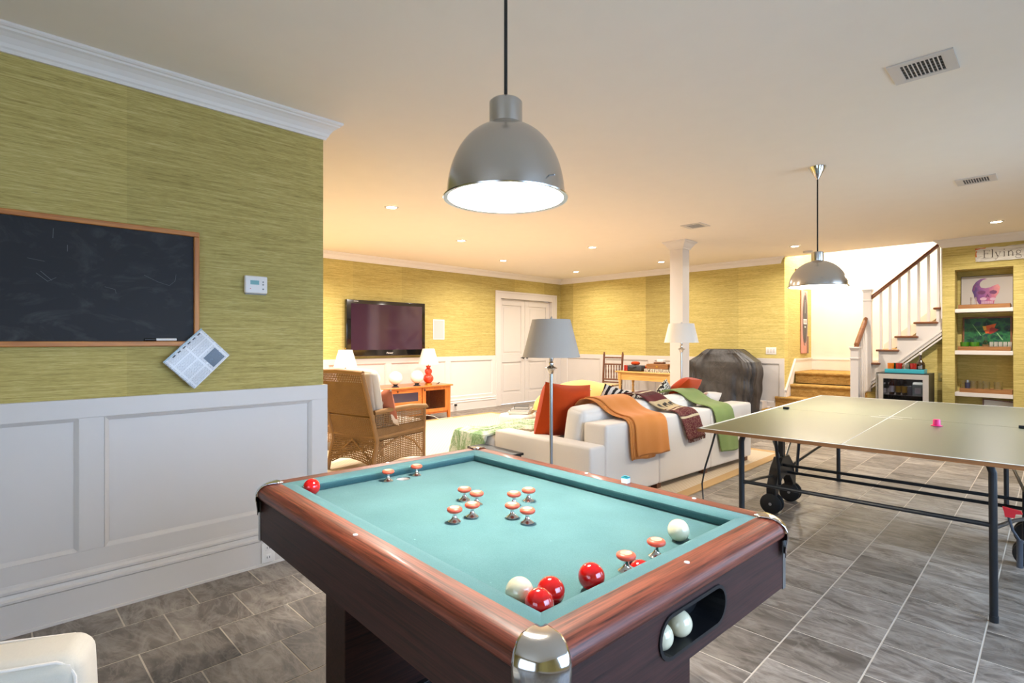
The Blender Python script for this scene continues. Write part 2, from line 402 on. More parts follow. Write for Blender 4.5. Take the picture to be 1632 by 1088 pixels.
# floor: grout bed and slate tiles in running bond
floor = struct('floor', MB().box(XT - .1, XR + .1, YR - .1, 10.8, -.06, -.0012), 'grout')
PX, PY, X0, Y0, G = .307, .3048, -.5265, 3.060, .0033
tm = MB().prism([(-PX / 2 + G, -PY / 2 + G), (PX / 2 - G, -PY / 2 + G), (PX / 2 - G, PY / 2 - G), (-PX / 2 + G, PY / 2 - G)], -.006, 0)
proto = tm.build('tile', 'tile', floor); bvm = proto.data
fwd = Vector((-math.sin(math.radians(45.3)), math.cos(math.radians(45.3)))); rgt = Vector((fwd.y, -fwd.x))
cells = []
r = -24
while X0 + r * PX < XR:
    off = 0 if r % 2 == 0 else PY / 2
    k = -20
    for k in range(-19, 22):
        cx, cy = X0 + (r + .5) * PX, Y0 + off + (k + .5) * PY
        if XT < cx < XR and YR < cy < YB: cells.append((cx, cy))
    r += 1
def seen(c):
    cx, cy = c
    if cx < XL and cy < YE: return 0
    if -7.25 < cx < -2.2 and 2.1 < cy < 6.4: return 0
    p = Vector(c); d = p.dot(fwd); q = p.dot(rgt)
    if d < .9: return 0
    px, py = 816 + 857 * q / d, 543 + 857 * 1.3 / d
    if px < -60 or px > 1690 or py > 1130: return 0
    if -1.5 < cx < -.9 and .8 < cy < 1.5: return 0
    return 1 / d ** 3
cells.sort(key=lambda c: -seen(c))
first = True
for cx, cy in cells[:300]:
    o = proto if first else bpy.data.objects.new('tile', bvm)
    if not first: COL.objects.link(o); o.parent = floor
    first = False
    o.location = (cx, cy, 0); o.rotation_euler = (random.uniform(-.0015, .0015), random.uniform(-.0015, .0015), 0)
rest = MB()
for cx, cy in cells[300:]:
    a, b = PX / 2 - G, PY / 2 - G
    rest.box(cx - a, cx + a, cy - b, cy + b, -.006, 0)
rest.build('tile_field', 'tile', floor, kind='stuff')

ceil = struct('ceiling', MB().box(XT - .1, XR + .1, YR - .1, YB + .06, CZ, CZ + .08), 'ceil')
# walls
wl = struct('wall_left', MB().box(XL - .12, XL, YR, YE, 0, CZ), 'cloth_wall')
wr_ = struct('wall_left_return', MB().box(XT, XL - .12, YE - .12, YE, 0, CZ), 'cloth_wall')
wt = struct('wall_television', MB().box(XT - .1, XT, YE - .12, 7.42, 0, CZ).box(XT - .1, XT, 9.02, YB + .1, 0, CZ).box(XT - .1, XT, 7.42, 9.02, 2.18, CZ).box(XT - .35, XT - .25, 7.3, 9.1, 0, 2.3), 'cloth_wall')
wb = struct('wall_back', MB().box(XT, -3.10, YB, YB + .12, 0, CZ), 'cloth_wall')
# shelf wall with its niche
NX0, NX1, NZ0, NZ1, YS = -.955, -.377, .06, 2.255, 9.35
wsm = MB().box(-1.087, NX0, YS, YS + .34, 0, CZ).box(NX1, XR, YS, YS + .34, 0, CZ).box(NX0, NX1, YS, YS + .34, NZ1, CZ).box(NX0, NX1, YS, YS + .34, 0, NZ0).box(NX0, NX1, YS + .30, YS + .34, NZ0, NZ1)
wsh = struct('wall_shelf', wsm, 'cloth_wall')
for z0, z1 in ((1.679, 1.728), (1.117, 1.170), (.559, .611)):
    MB().box(NX0 + .001, NX1 - .001, YS - .006, YS + .30, z0, z1).build('niche_shelf', 'white', wsh, bevel=.003)
# right wall with two windows, rear wall with a glazed door
def wall_x(x0, x1, ya, yb, holes):
    mb = MB(); y = ya
    for h0, h1, z0, z1 in holes:
        mb.box(x0, x1, y, h0, 0, CZ); mb.box(x0, x1, h0, h1, 0, z0) if z0 > 0 else None; mb.box(x0, x1, h0, h1, z1, CZ); y = h1
    mb.box(x0, x1, y, yb, 0, CZ); return mb
wright = struct('wall_right', wall_x(XR, XR + .12, YR, YB + .1, [(.55, 2.95, .5, 2.25), (3.9, 6.1, .5, 2.25)]), 'cloth_wall')
rear = MB(lambda v: Vector((v.y, v.x, v.z)))
wrear = struct('wall_rear', MB().box(XL, -1.2, YR - .12, YR, 0, CZ).box(1.2, XR, YR - .12, YR, 0, CZ).box(-1.2, 1.2, YR - .12, YR, 2.3, CZ), 'cloth_wall')
def window(n, y0, y1, z0, z1, cols, rows):
    fr = MB().box(XR - .02, XR + .1, y0, y0 + .06, z0, z1).box(XR - .02, XR + .1, y1 - .06, y1, z0, z1).box(XR - .02, XR + .1, y0 + .06, y1 - .06, z0, z0 + .06).box(XR - .02, XR + .1, y0 + .06, y1 - .06, z1 - .06, z1)
    for i in range(1, cols): y = y0 + (y1 - y0) * i / cols; fr.box(XR + .03, XR + .07, y - .02, y + .02, z0, z1)
    for i in range(1, rows): z = z0 + (z1 - z0) * i / rows; fr.box(XR + .03, XR + .07, y0, y1, z - .015, z + .015)
    f = struct('window_%d' % n, fr, 'white')
    MB().box(XR + .046, XR + .052, y0 + .06, y1 - .06, z0 + .06, z1 - .06).build('pane', 'pane', f)
window(1, .55, 2.95, .5, 2.25, 3, 3); window(2, 3.9, 6.1, .5, 2.25, 3, 3)
fd = MB()
for a, b in ((-1.2, -1.13), (-.04, .04), (1.13, 1.2)): fd.box(a, b, YR - .1, YR + .01, 0, 2.3)
fd.box(-1.2, 1.2, YR - .1, YR + .01, 2.22, 2.3).box(-1.2, 1.2, YR - .1, YR, 0, .22)
fd = struct('door_2', fd, 'white'); MB().box(-1.13, 1.13, YR - .06, YR - .052, .22, 2.22).build('pane', 'pane', fd)

# ---- crown mouldings
crown = [(0, 2.565), (.012, 2.565), (.018, 2.578), (.024, 2.585), (.030, 2.60), (.045, 2.622), (.062, 2.636), (.074, 2.642), (.078, 2.650), (.086, 2.653), (.092, 2.66), (.092, CZ), (0, CZ)]
path = [(XL, YR), (XL, YE), (XT, YE), (XT, YB), (-3.165, YB), (-3.165, YB + .02)]
n = 1
for i in range(4): struct('trim_%d' % n, sweep_seg(path, crown, i), 'trim'); n += 1
path2 = [(-1.087, YS + .3), (-1.087, YS), (XR, YS), (XR, YR), (XL, YR)]
for i in range(1, 3): struct('trim_%d' % n, sweep_seg(path2, crown, i), 'trim'); n += 1
# ---- baseboards
base = [(0, 0), (.036, 0), (.036, .012), (.030, .014), (.030, .142), (.038, .150), (.038, .160), (.030, .168), (.026, .182), (.034, .190), (.034, .200), (.024, .212), (.022, .222), (0, .222)]
struct('baseboard_left', sweep_seg(path, base, 0), 'white'); struct('baseboard_return', sweep_seg(path, base, 1), 'white')
def bb(name, pa): return struct(name, sweep_seg(pa, base, 0), 'white')
bb('baseboard_television', [(XT, YE + .04), (XT, 7.30)]); bb('baseboard_television_end', [(XT, 9.15), (XT, YB)])
bb('baseboard_back', [(XT + .04, YB), (-3.32, YB)]); bb('baseboard_shelf', [(-1.087, YS), (XR, YS)])
bb('baseboard_right', [(XR, YS), (XR, YR)])
# ---- wainscot: frame boards, sunk panels with a sloped moulding, cap
def wainscot(parent, tf, length_a, length_b, panels, ztop=1.025, zp0=.306, zp1=.936):
    """tf maps (along, out, z) to the room"""
    T = .020
    rails = MB(tf).box(length_a, length_b, 0, T, .2, zp0).box(length_a, length_b, 0, T, zp1, ztop)
    s = length_a
    for a, b in panels: rails.box(s, a, 0, T, zp0, zp1); s = b
    rails.box(s, length_b, 0, T, zp0, zp1)
    rails.build('wainscot_frame', 'white', parent, bevel=.002)
    for a, b in panels:
        MB(tf).box(a, b, 0, .004, zp0, zp1).build('panel', 'white', parent)
        mo = MB(tf); q = .018
        for (x0, x1, z0, z1), fl in (((a, b, zp0, zp0 + q), 0), ((a, b, zp1 - q, zp1), 1), ((a, a + q, zp0, zp1), 2), ((b - q, b, zp0, zp1), 3)):
            if fl == 0: mo.add([(a, T, zp0), (b, T, zp0), (b - q, .006, zp0 + q), (a + q, .006, zp0 + q)], [(0, 1, 2, 3)])
            if fl == 1: mo.add([(a, T, zp1), (b, T, zp1), (b - q, .006, zp1 - q), (a + q, .006, zp1 - q)], [(3, 2, 1, 0)])
            if fl == 2: mo.add([(a, T, zp0), (a, T, zp1), (a + q, .006, zp1 - q), (a + q, .006, zp0 + q)], [(0, 1, 2, 3)])
            if fl == 3: mo.add([(b, T, zp0), (b, T, zp1), (b - q, .006, zp1 - q), (b - q, .006, zp0 + q)], [(3, 2, 1, 0)])
        o = mo.build('panel_moulding', 'white', parent); so = o.modifiers.new('s', 'SOLIDIFY'); so.thickness = .003
wainscot(wl, lambda v: Vector((XL + v.y, v.x, v.z)), YR, YE + .02, [(-2.0, -.95), (-.85, .331), (.427, 1.458)])
MB().box(XL - .10, XL, YE, YE + .02, .2, 1.025).build('wainscot_edge', 'white', wl)
pt = [(y0, y0 + 1.055) for y0 in (1.75, 2.905)] + [(3.76, 4.815 - .06), (4.87, 6.04), (6.157, 7.205)]
pt = [(1.75, 2.60), (2.70, 3.70), (3.80, 4.80), (4.90, 6.05), (6.157, 7.205)]
wainscot(wt, lambda v: Vector((XT + v.y, v.x, v.z)), YE, 7.31, pt, 1.012, .262, .93)
wainscot(wb, lambda v: Vector((v.x, YB - v.y, v.z)), XT + .02, -3.10, [(-7.65, -6.75), (-6.62, -5.6), (-5.47, -4.45), (-4.32, -3.17)], 1.012, .29, .925)
MB().box(XT, XT + .02, 9.15, YB, .2, 1.012).build('wainscot_end', 'white', wt)

# ---- column
cx, cy, hw = -3.67, 6.905, .094
column = struct('column', MB().box(cx - hw, cx + hw, cy - hw, cy + hw, 0, CZ), 'white')
def ring(x0, x1, y0, y1, prof):
    mb = MB(); p = [(x0, y0), (x0, y1), (x1, y1), (x1, y0)]   # clockwise outside: offsets point outwards
    n_ = len(prof); vs = []
    for (x, y), (sx, sy) in zip(p, ((-1, -1), (-1, 1), (1, 1), (1, -1))):
        for o_, z in prof: vs.append((x + sx * o_, y + sy * o_, z))
    fs = []
    for k in range(4):
        for j in range(n_ - 1): a = k * n_ + j; b = ((k + 1) % 4) * n_ + j; fs.append((a, b, b + 1, a + 1))
    return mb.add(vs, fs)
ring(cx - hw, cx + hw, cy - hw, cy + hw, [(0, 2.555), (.012, 2.56), (.016, 2.575), (.03, 2.595), (.05, 2.625), (.062, 2.64), (.075, 2.65), (.08, 2.66), (.08, CZ)]).build('capital', 'white', column)
ring(cx - hw, cx + hw, cy - hw, cy + hw, [(.02, 0), (.02, .15), (.01, .17), (0, .18)]).build('plinth', 'white', column)

# ---- double doors in the television wall
door = struct('door_1', MB().box(XT - .12, XT + .022, 7.30, 7.44, 0, 2.30).box(XT - .12, XT + .022, 9.0, 9.14, 0, 2.30).box(XT - .12, XT + .022, 7.44, 9.0, 2.16, 2.30)
              , 'white', bevel=.003)
for a_, b_, c_, d_ in ((7.292, 7.33, 0, 2.27), (9.11, 9.148, 0, 2.27), (7.292, 9.148, 2.27, 2.308)): MB().box(XT + .001, XT + .034, a_, b_, c_, d_).build('backband', 'white', door, bevel=.005)
for k, (a, b) in enumerate(((7.444, 8.217), (8.223, 8.996))):
    lf = MB(); X = XT - .10; F = .035
    st = .11
    lf.box(X, X + F, a, a + st, .01, 2.155).box(X, X + F, b - st, b, .01, 2.155)
    for z0, z1 in ((.01, .22), (.86, 1.02), (2.03, 2.155)): lf.box(X, X + F, a + st, b - st, z0, z1)
    leaf = lf.build('door_leaf', 'white', door, bevel=.003)
    for z0, z1 in ((.22, .86), (1.02, 2.03)):
        pn = MB().box(X + .008, X + .018, a + st, b - st, z0, z1).box(X + .016, X + .028, a + st + .05, b - st - .05, z0 + .05, z1 - .05)
        pn.build('panel', 'white', leaf, bevel=.004)
    yh = b - .055 if k == 0 else a + .055; s = -1 if k == 0 else 1
    MB().cyl((X + F, yh, .95), (X + F + .012, yh, .95), .028, 14).cyl((X + F + .01, yh, .95), (X + F + .05, yh, .95), .009, 8).tube([(X + F + .05, yh, .95), (X + F + .052, yh + s * .05, .955), (X + F + .05, yh + s * .11, .945)], .009, 8).build('lever_handle', 'blackmetal', leaf)

# ---- stairwell
struct('wall_stair_left', MB().box(-3.22, -3.10, YB + .12, 10.66, 0, 4.5), 'cloth_wall')
struct('wall_stair_end', MB().box(-3.22, .6, 10.66, 10.78, 0, 4.5), 'stairwhite')
struct('wall_stair_upper', MB().box(-3.22, .6, YB, YB + .12, CZ + .08, 4.5), 'stairwhite')
struct('wall_stair_right', MB().box(.5, .6, YS + .34, 10.66, 0, 4.5), 'stairwhite')
struct('ceiling_stair', MB().box(-3.22, .6, YB, 10.78, 4.5, 4.56), 'stairwhite')
struct('wall_under_stair', MB().prism([(-1.985, 0), (-1.087, 0), (-1.087, 1.40), (-1.985, .60)], 9.47, 9.5, 'y'), 'cloth_wall')
struct('wall_shelf_side', MB().box(-1.087, -1.06, YS + .34, 9.6, 0, CZ), 'stairwhite')
struct('trim_20', MB().box(-1.10, -1.0875, YS - .004, YS + .12, 1.60, 2.66), 'white')
l = bpy.data.lights.new('stair_lamp', 'POINT'); l.energy = 80; l.color = (1, .95, .88); l.shadow_soft_size = .12
o = bpy.data.objects.new('stair_lamp', l); o.location = (-2.45, 9.95, 3.3); COL.objects.link(o)
l = bpy.data.lights.new('stair_lamp', 'POINT'); l.energy = 14; l.color = (1, .84, .62); l.shadow_soft_size = .12
o = bpy.data.objects.new('stair_lamp', l); o.location = (-.5, 10.1, 3.9); COL.objects.link(o)
# baseboard and sloped skirt of the landing
struct('baseboard_landing', MB().box(-3.10, -1.9, 10.635, 10.66, .785, .96).box(-3.10, -1.9, 10.63, 10.66, .96, .985), 'trim')
struct('baseboard_stair', MB().prism([(9.31, .45), (9.44, .60), (9.78, .985), (10.66, .985), (10.66, .785), (9.73, .785), (9.49, .2), (9.31, .0)], -3.10, -3.078, 'x'), 'trim')
struct('trim_21', MB().prism([(9.305, .50), (9.315, .46), (9.775, .97), (10.66, .97), (10.66, 1.0), (9.77, 1.0)], -3.10, -3.068, 'x'), 'white')

stairs = thing('staircase', 'white painted staircase with carpeted lower steps and walnut treads', 'staircase', (0, 0, 0))
RS = .1955
# lower, carpeted flight rising towards the back: x from -3.08 to -1.98
noses = [9.022, 9.258, 9.494, 9.73]
def stepblock(x0, x1, yn, yb, z0, z1, name='carpet_step'):
    r_ = .022; pts = [(yb, z0), (yn + .028, z0), (yn + .028, z1 - .052)]
    for k in range(9): a = -PI / 2 - k * PI / 8; pts.append((yn + .022 + math.cos(a) * .022, z1 - .024 + math.sin(a) * .024))
    pts += [(yb, z1)]
    return MB().prism(pts, x0, x1, 'x')
for k in range(4):
    x0 = -3.077; z1 = RS * (k + 1); yb = (noses[k + 1] + .03) if k < 3 else 10.63
    if k == 0: x0 = -3.36
    if k == 1: x0 = -3.235
    if k < 2:
        mb = stepblock(x0, -1.99, noses[k], YB - .002 if k == 1 else noses[1] + .03, RS * k, z1)
        if k == 1: mb.box(-3.075, -1.99, YB - .002, yb, RS * k, z1)
    else: mb = stepblock(x0, -1.99, noses[k], yb, RS * k if k < 3 else .6, z1)
    st = mb.build('carpet_step', 'carpet', stairs)
MB().box(-3.40, -3.362, 9.06, YB - .04, 0, .30).box(-3.42, -3.358, 9.05, YB - .04, .30, .315).build('string_end', 'white', stairs)
# side of the lower flight and its wooden tread ends
for k in range(3):
    MB().box(-1.989, -1.945, noses[k] - .012, noses[k + 1] + .02, RS * (k + 1) - .028, RS * (k + 1) + .004).build('tread_end', 'walnut', stairs, bevel=.006)
MB().prism([(9.05, 0), (9.05, .165), (9.286, .165), (9.286, .36), (9.40, .36), (9.40, 0)], -1.985, -1.955, 'x').build('side_string', 'white', stairs)
# upper flight rising to the right: tread k has its nose at xs[k]
xs = [-1.920, -1.859, -1.634, -1.412, -1.190, -.968, -.746]; zs = [.980 + .1955 * k for k in range(7)]
Y1 = 9.40
for k in range(7):
    x0 = xs[k]; x1 = xs[k + 1] + .058 if k < 6 else -.5
    if k == 0: x0 = -1.99
    if k > 4: continue
    if k == 4: x1 = -1.089
    MB().box(x0, x1, Y1 - .045, 9.60, zs[k] - .030, zs[k]).build('tread', 'walnut', stairs, bevel=.010)
for k in range(5):
    x0 = xs[k] if k else -1.9; x1 = min(xs[k + 1] + .03, -1.09)
    stepblock_ = MB().box(x0 + .02, x1, 9.60, 10.63, zs[k] - .19, zs[k] + .003)
    stepblock_.build('carpet_step', 'carpet', stairs, bevel=.012)
    if k < 5: MB().box(xs[k] + .03, xs[k] + .045, Y1 - .012, 9.60, zs[k] - .1955, zs[k] - .03).build('riser', 'white', stairs)
# outer string: stepped above, sloped below
sl = .897
poly = [(-1.086, 1.437 - .015), (-1.92, .665)]
poly += [(-1.99, .61), (-1.99, .95)]
for k in range(5):
    xa = xs[k] + .03 if k else -1.97
    poly += [(xa, zs[k] - .03), ((xs[k + 1] + .03) if k < 4 else -1.086, zs[k] - .03)]
MB().prism(poly, Y1 - .01, Y1 + .02, 'y').build('outer_string', 'white', stairs)
for dz, w_, th in ((0, .030, .030), (-.045, .060, .018), (-.095, .028, .034)):
    a, b = (-1.99, .60 + dz + .02), (-1.088, .60 + dz + .02 + sl * .902)
    MB().prism([(a[0], a[1]), (b[0], b[1]), (b[0], b[1] + w_), (a[0], a[1] + w_)], Y1 - .01 - th, Y1 + .01, 'y').build('string_moulding', 'white', stairs, bevel=.003)
# skirt on the far side of the upper flight
MB().prism([(-1.99, 1.05), (-.55, 1.05 + .88 * 1.44), (-.55, 1.24 + .88 * 1.44), (-1.99, 1.24)], 10.60, 10.632, 'y').build('far_skirt', 'white', stairs)
def newel(x, y, z0, z1, cz):
    mb = MB().box(x - .05, x + .05, y - .05, y + .05, z0, z1 - .02)
    o = mb.build('newel_post', 'white', stairs, bevel=.004)
    MB().box(x - .066, x + .066, y - .066, y + .066, z1 - .02, z1).box(x - .058, x + .058, y - .058, y + .058, z1 - .04, z1 - .02).build('newel_cap', 'white', o, bevel=.004)
    MB().box(x - .058, x + .058, y - .058, y + .058, cz - .012, cz + .012).build('collar', 'white', o, bevel=.004)
newel(-2.026, 8.95, 0, 1.212, 1.05); newel(-1.965, 9.40, .55, 2.065, 1.90)
def rail_prof(mb, a, b):
    a, b = Vector(a), Vector(b); d = (b - a); h = Vector((d.x, d.y, 0)).normalized(); s = h.cross(Vector((0, 0, 1)))
    prof = [(-.028, -.035), (.028, -.035), (.030, -.012), (.022, .0), (.032, .012), (.026, .026), (.012, .034), (-.012, .034), (-.026, .026), (-.032, .012), (-.022, 0), (-.030, -.012)]
    vs = [p + s * u + Vector((0, 0, z)) for p in (a, b) for u, z in prof]; n_ = len(prof)
    return mb.add(vs, [tuple(range(n_))[::-1], tuple(range(n_, 2 * n_))] + [(i, (i + 1) % n_, (i + 1) % n_ + n_, i + n_) for i in range(n_)])
rail_prof(MB(), (-1.915, 9.40, 1.945), (-1.125, 9.40, 2.63)).build('handrail', 'walnut', stairs, bevel=.002)
rp = MB(); rail_prof(rp, (-2.02, 8.985, 1.235), (-1.985, 9.34, 1.60)); rp.tube([(-1.985, 9.34, 1.60), (-1.982, 9.352, 1.625), (-1.98, 9.36, 1.63)], .028, 8); rp.build('handrail', 'walnut', stairs)
for i in range(7):
    x = -1.800 + .1115 * i; k = 0 if x < xs[1] + .01 else (1 if x < xs[2] + .01 else (2 if x < xs[3] + .01 else (3 if x < xs[4] + .005 else 4)))
    zt = 1.945 + (x + 1.915) * .867 - .03
    MB().box(x - .016, x + .016, Y1 - .016, Y1 + .016, zs[k] + .001, zt).build('baluster', 'white', stairs)
for i, y in enumerate((9.07, 9.17, 9.27)):
    zt = 1.235 + (y - 8.985) * 1.03 - .03; zb = RS if y < 9.24 else RS * 2
    MB().box(-1.99 - .016 + .0, -1.99 + .016, y - .016, y + .016, zb + .006, zt).build('baluster', 'white', stairs)

# ================================================================ LAMPS OF THE ROOM
down = None
spots = [(-4.787, 2.999, 'recessed ceiling light nearest the big pendant, above the wicker armchair'), (-5.704, 4.669, 'recessed ceiling light in the middle of the row above the television'),
         (-6.625, 6.345, 'recessed ceiling light near the white double doors'), (-6.693, 8.411, 'recessed ceiling light in the far corner by the double doors'),
         (-4.773, 6.379, 'recessed ceiling light just left of the white column top'), (-4.803, 8.394, 'recessed ceiling light behind the column capital, near the back wall'),
         (-2.649, 8.378, 'recessed ceiling light before the carpeted stairs'), (-.477, 8.303, 'recessed ceiling light above the wooden lettered sign')]
for (x, y, lb), pw_ in zip(spots, (34, 33, 28, 13, 28, 9, 18, 24)):
    t = thing('ceiling_light', lb, 'ceiling light', (x, y, CZ - .001), 0, 'recessed ceiling lights')
    MB().lathe([(.050, -.001), (.052, -.006), (.068, -.006), (.074, 0)], (0, 0, 0), 28).build('trim_ring', 'white', t)
    MB().lathe([(.0001, -.0015), (.051, -.0015)], (0, 0, 0), 28).build('lens', 'lens', t)
    l = bpy.data.lights.new('downlight', 'AREA'); l.shape = 'DISK'; l.size = .09; l.energy = pw_; l.color = WARM; l.spread = math.radians(160)
    o = bpy.data.objects.new('downlight', l); o.location = (x, y, CZ - .012); COL.objects.link(o)
# the same fittings go on over the seating area to the left, outside the frame
for x, y in ((-6.9, 2.7),):
    l = bpy.data.lights.new('downlight', 'AREA'); l.shape = 'DISK'; l.size = .09; l.energy = 46; l.color = WARM; l.spread = math.radians(150)
    o = bpy.data.objects.new('downlight', l); o.location = (x, y, CZ - .012); COL.objects.link(o)

def pendant(name, label, x, y, zr, R, H, rn, hn, ccol, energy, tilt=0, prof=None):
    t = thing(name, label, 'pendant lamp', (x, y, zr))
    outer = prof or [(R * math.cos(a), H * math.sin(a)) for a in [PI / 2 * k / 14 for k in range(15)]]
    outer = [p for p in outer if p[0] > rn] + [(rn, H)]
    out = [(R + .010, -.004), (R + .011, .0), (R + .002, .004)] + outer
    inn = [(p[0] - .0035, p[1] - .002) for p in outer]
    sh = MB().lathe(out, (0, 0, 0), 64).build('shade', 'alu', t)
    MB().lathe([(R + .010, -.004), (R - .003, -.002)] + inn + [(.0001, H - .002)], (0, 0, 0), 64).build('shade_lining', M['lining'], sh)
    MB().lathe([(rn + .0005, H - .012), (rn + .002, H), (rn + .002, H + hn - .006), (rn - .004, H + hn), (.0001, H + hn)], (0, 0, 0), 40).build('neck', 'alu', t)
    MB().sphere((0, 0, H * .62), .042, 20, 12).cyl((0, 0, H * .75), (0, 0, H), .02, 12).build('bulb', 'bulb', t)
    MB().cyl((0, 0, H + hn), (0, 0, CZ - zr - .01), .0055, 8).build('cord', ccol, t)
    MB().lathe([(.0001, CZ - zr - .10), (.008, CZ - zr - .10), (.062, CZ - zr - .004), (.062, CZ - zr), (.0001, CZ - zr)], (0, 0, 0), 32).build('ceiling_rose', 'chrome', t)
    MB().cyl((R * .93, 0, .035), (R * .93 + .03, 0, .03), .0022, 6).build('shade_clip', 'steel', t)
    l = bpy.data.lights.new('pendant_bulb', 'SPOT'); l.energy = energy; l.spot_size = math.radians(112); l.spot_blend = 1.0; l.color = (1, .95, .86); l.shadow_soft_size = .04
    o = bpy.data.objects.new('pendant_bulb', l); o.location = (x, y, zr + H * .62 - .09); COL.objects.link(o)
    l = bpy.data.lights.new('pendant_bulb', 'POINT'); l.energy = energy * .3; l.color = (1, .93, .82); l.shadow_soft_size = .045
    o = bpy.data.objects.new('pendant_bulb', l); o.location = (x, y, zr + H * .62 - .09); COL.objects.link(o)
    return t
M['lining'] = plain('white_enamel', 'f6f2ea', .5)
p1 = [(.1835 * math.cos(a) ** .86, .232 * math.sin(a) ** 1.0) for a in [PI / 2 * k / 16 for k in range(17)]]
pendant('pendant_lamp', 'large spun aluminium dome pendant hanging low above the teal bumper pool table', -1.208, 1.168, 1.745, .1835, .232, .0495, .072, 'black', 46, 0, p1)
pendant('pendant_lamp', 'smaller polished dome pendant hanging above the table tennis table', -1.319, 4.693, 1.728, .205, .205, .042, .068, 'black', 30)

def vent(x0, x1, y0, y1, n, label, closed=False):
    t = thing('ceiling_vent', label, 'ceiling vent', ((x0 + x1) / 2, (y0 + y1) / 2, CZ), 0, None)
    hx, hy = (x1 - x0) / 2, (y1 - y0) / 2; b = .035
    MB().box(-hx, hx, -hy, -hy + b, -.008, -.0005).box(-hx, hx, hy - b, hy, -.008, -.0005).box(-hx, -hx + b + .01, -hy + b, hy - b, -.008, -.0005).box(hx - b - .01, hx, -hy + b, hy - b, -.008, -.0005).build('vent_frame', 'white', t)
    MB().box(-hx + b, hx - b, -hy + b, hy - b, -.0025, -.001).build('vent_opening', 'black', t)
    for k in range(n):
        x = -hx + b + .012 + (2 * (hx - b) - .024) * k / (n - 1)
        MB().bar((x, -hy + b, -.0055), (x, hy - b, -.0055), .0048, .003).build('louvre', 'white', t)
    for k in (1, 2, 3, 4):
        y = -hy + b + (2 * (hy - b)) * k / 5
        MB().box(-hx + b, hx - b, y - .0015, y + .0015, -.005, -.003).build('vane', 'grey', t)
vent(-.597, -.335, 3.225, 3.478, 11, 'white ceiling vent nearest the camera, right of the big pendant')
vent(-.605, -.343, 5.905, 6.14, 11, 'smaller looking white ceiling vent above the lettered sign')
vent(-3.137, -2.885, 5.92, 6.175, 11, 'far white ceiling vent in front of the column top')
t = tag(MB().lathe([(.0001, -.035), (.04, -.035), (.062, -.028), (.066, -.012), (.066, 0)], (-2.66, 9.0, CZ), 28).build('smoke_detector', 'white'), 'round white smoke detector on the ceiling before the stairs', 'smoke detector')

# ================================================================ BUMPER POOL TABLE
C = Vector((-1.2255, 1.1335)); TA = math.radians(-2.34)
pool = thing('bumper_pool_table', 'bumper pool table with teal felt and dark red-brown wood rails', 'pool table', (C.x, C.y, 0), TA)
HX, HY, ZB = .625, .4265, .772
rect = [(-HX, -HY), (-HX, HY), (HX, HY), (HX, -HY)]           # clockwise: right of travel is inside
railp = [(0, .770), (0, .811), (-.030, .8122), (-.041, .812), (-.051, .8095), (-.061, .8035), (-.0685, .794), (-.0720, .784), (-.0710, .775), (-.066, .7685), (-.058, .7655), (-.03, .765)]
cushp = [(0, .800), (0, .8105), (.024, .8095), (.042, .806), (.0485, .800), (.048, .793), (.034, .773), (.0, .773)]
def run_seg(prof, i, cut=0):
    """straight profile along side i of the felt rectangle, square ends (cut) or mitred inside"""
    a = Vector(rect[i]); b = Vector(rect[(i + 1) % 4]); d = (b - a).normalized(); nn = Vector((d.y, -d.x)); vs = []
    for p, s in ((a, 1), (b, -1)):
        for o_, z in prof:
            q = p + nn * o_ + d * s * (max(o_, 0) if cut == 0 else 0); vs.append((q.x, q.y, z))
    m = len(prof)
    return MB().add(vs, [tuple(range(m)), tuple(range(m, 2 * m))[::-1]]), m, vs
for i in range(4):
    for nm, prof, mt in (('rail', railp, ('railwoody', 'railwood')[i % 2]), ('cushion', cushp, 'felt')):
        mb, m, vs = run_seg(prof, i)
        mb.f += [(j, (j + 1) % m, (j + 1) % m + m, j + m) for j in range(m)]; mb.sm += [True] * m
        mb.build(nm, mt, pool)
corners = [((-HX, -HY), PI), ((-HX, HY), PI / 2), ((HX, HY), 0), ((HX, -HY), -PI / 2)]
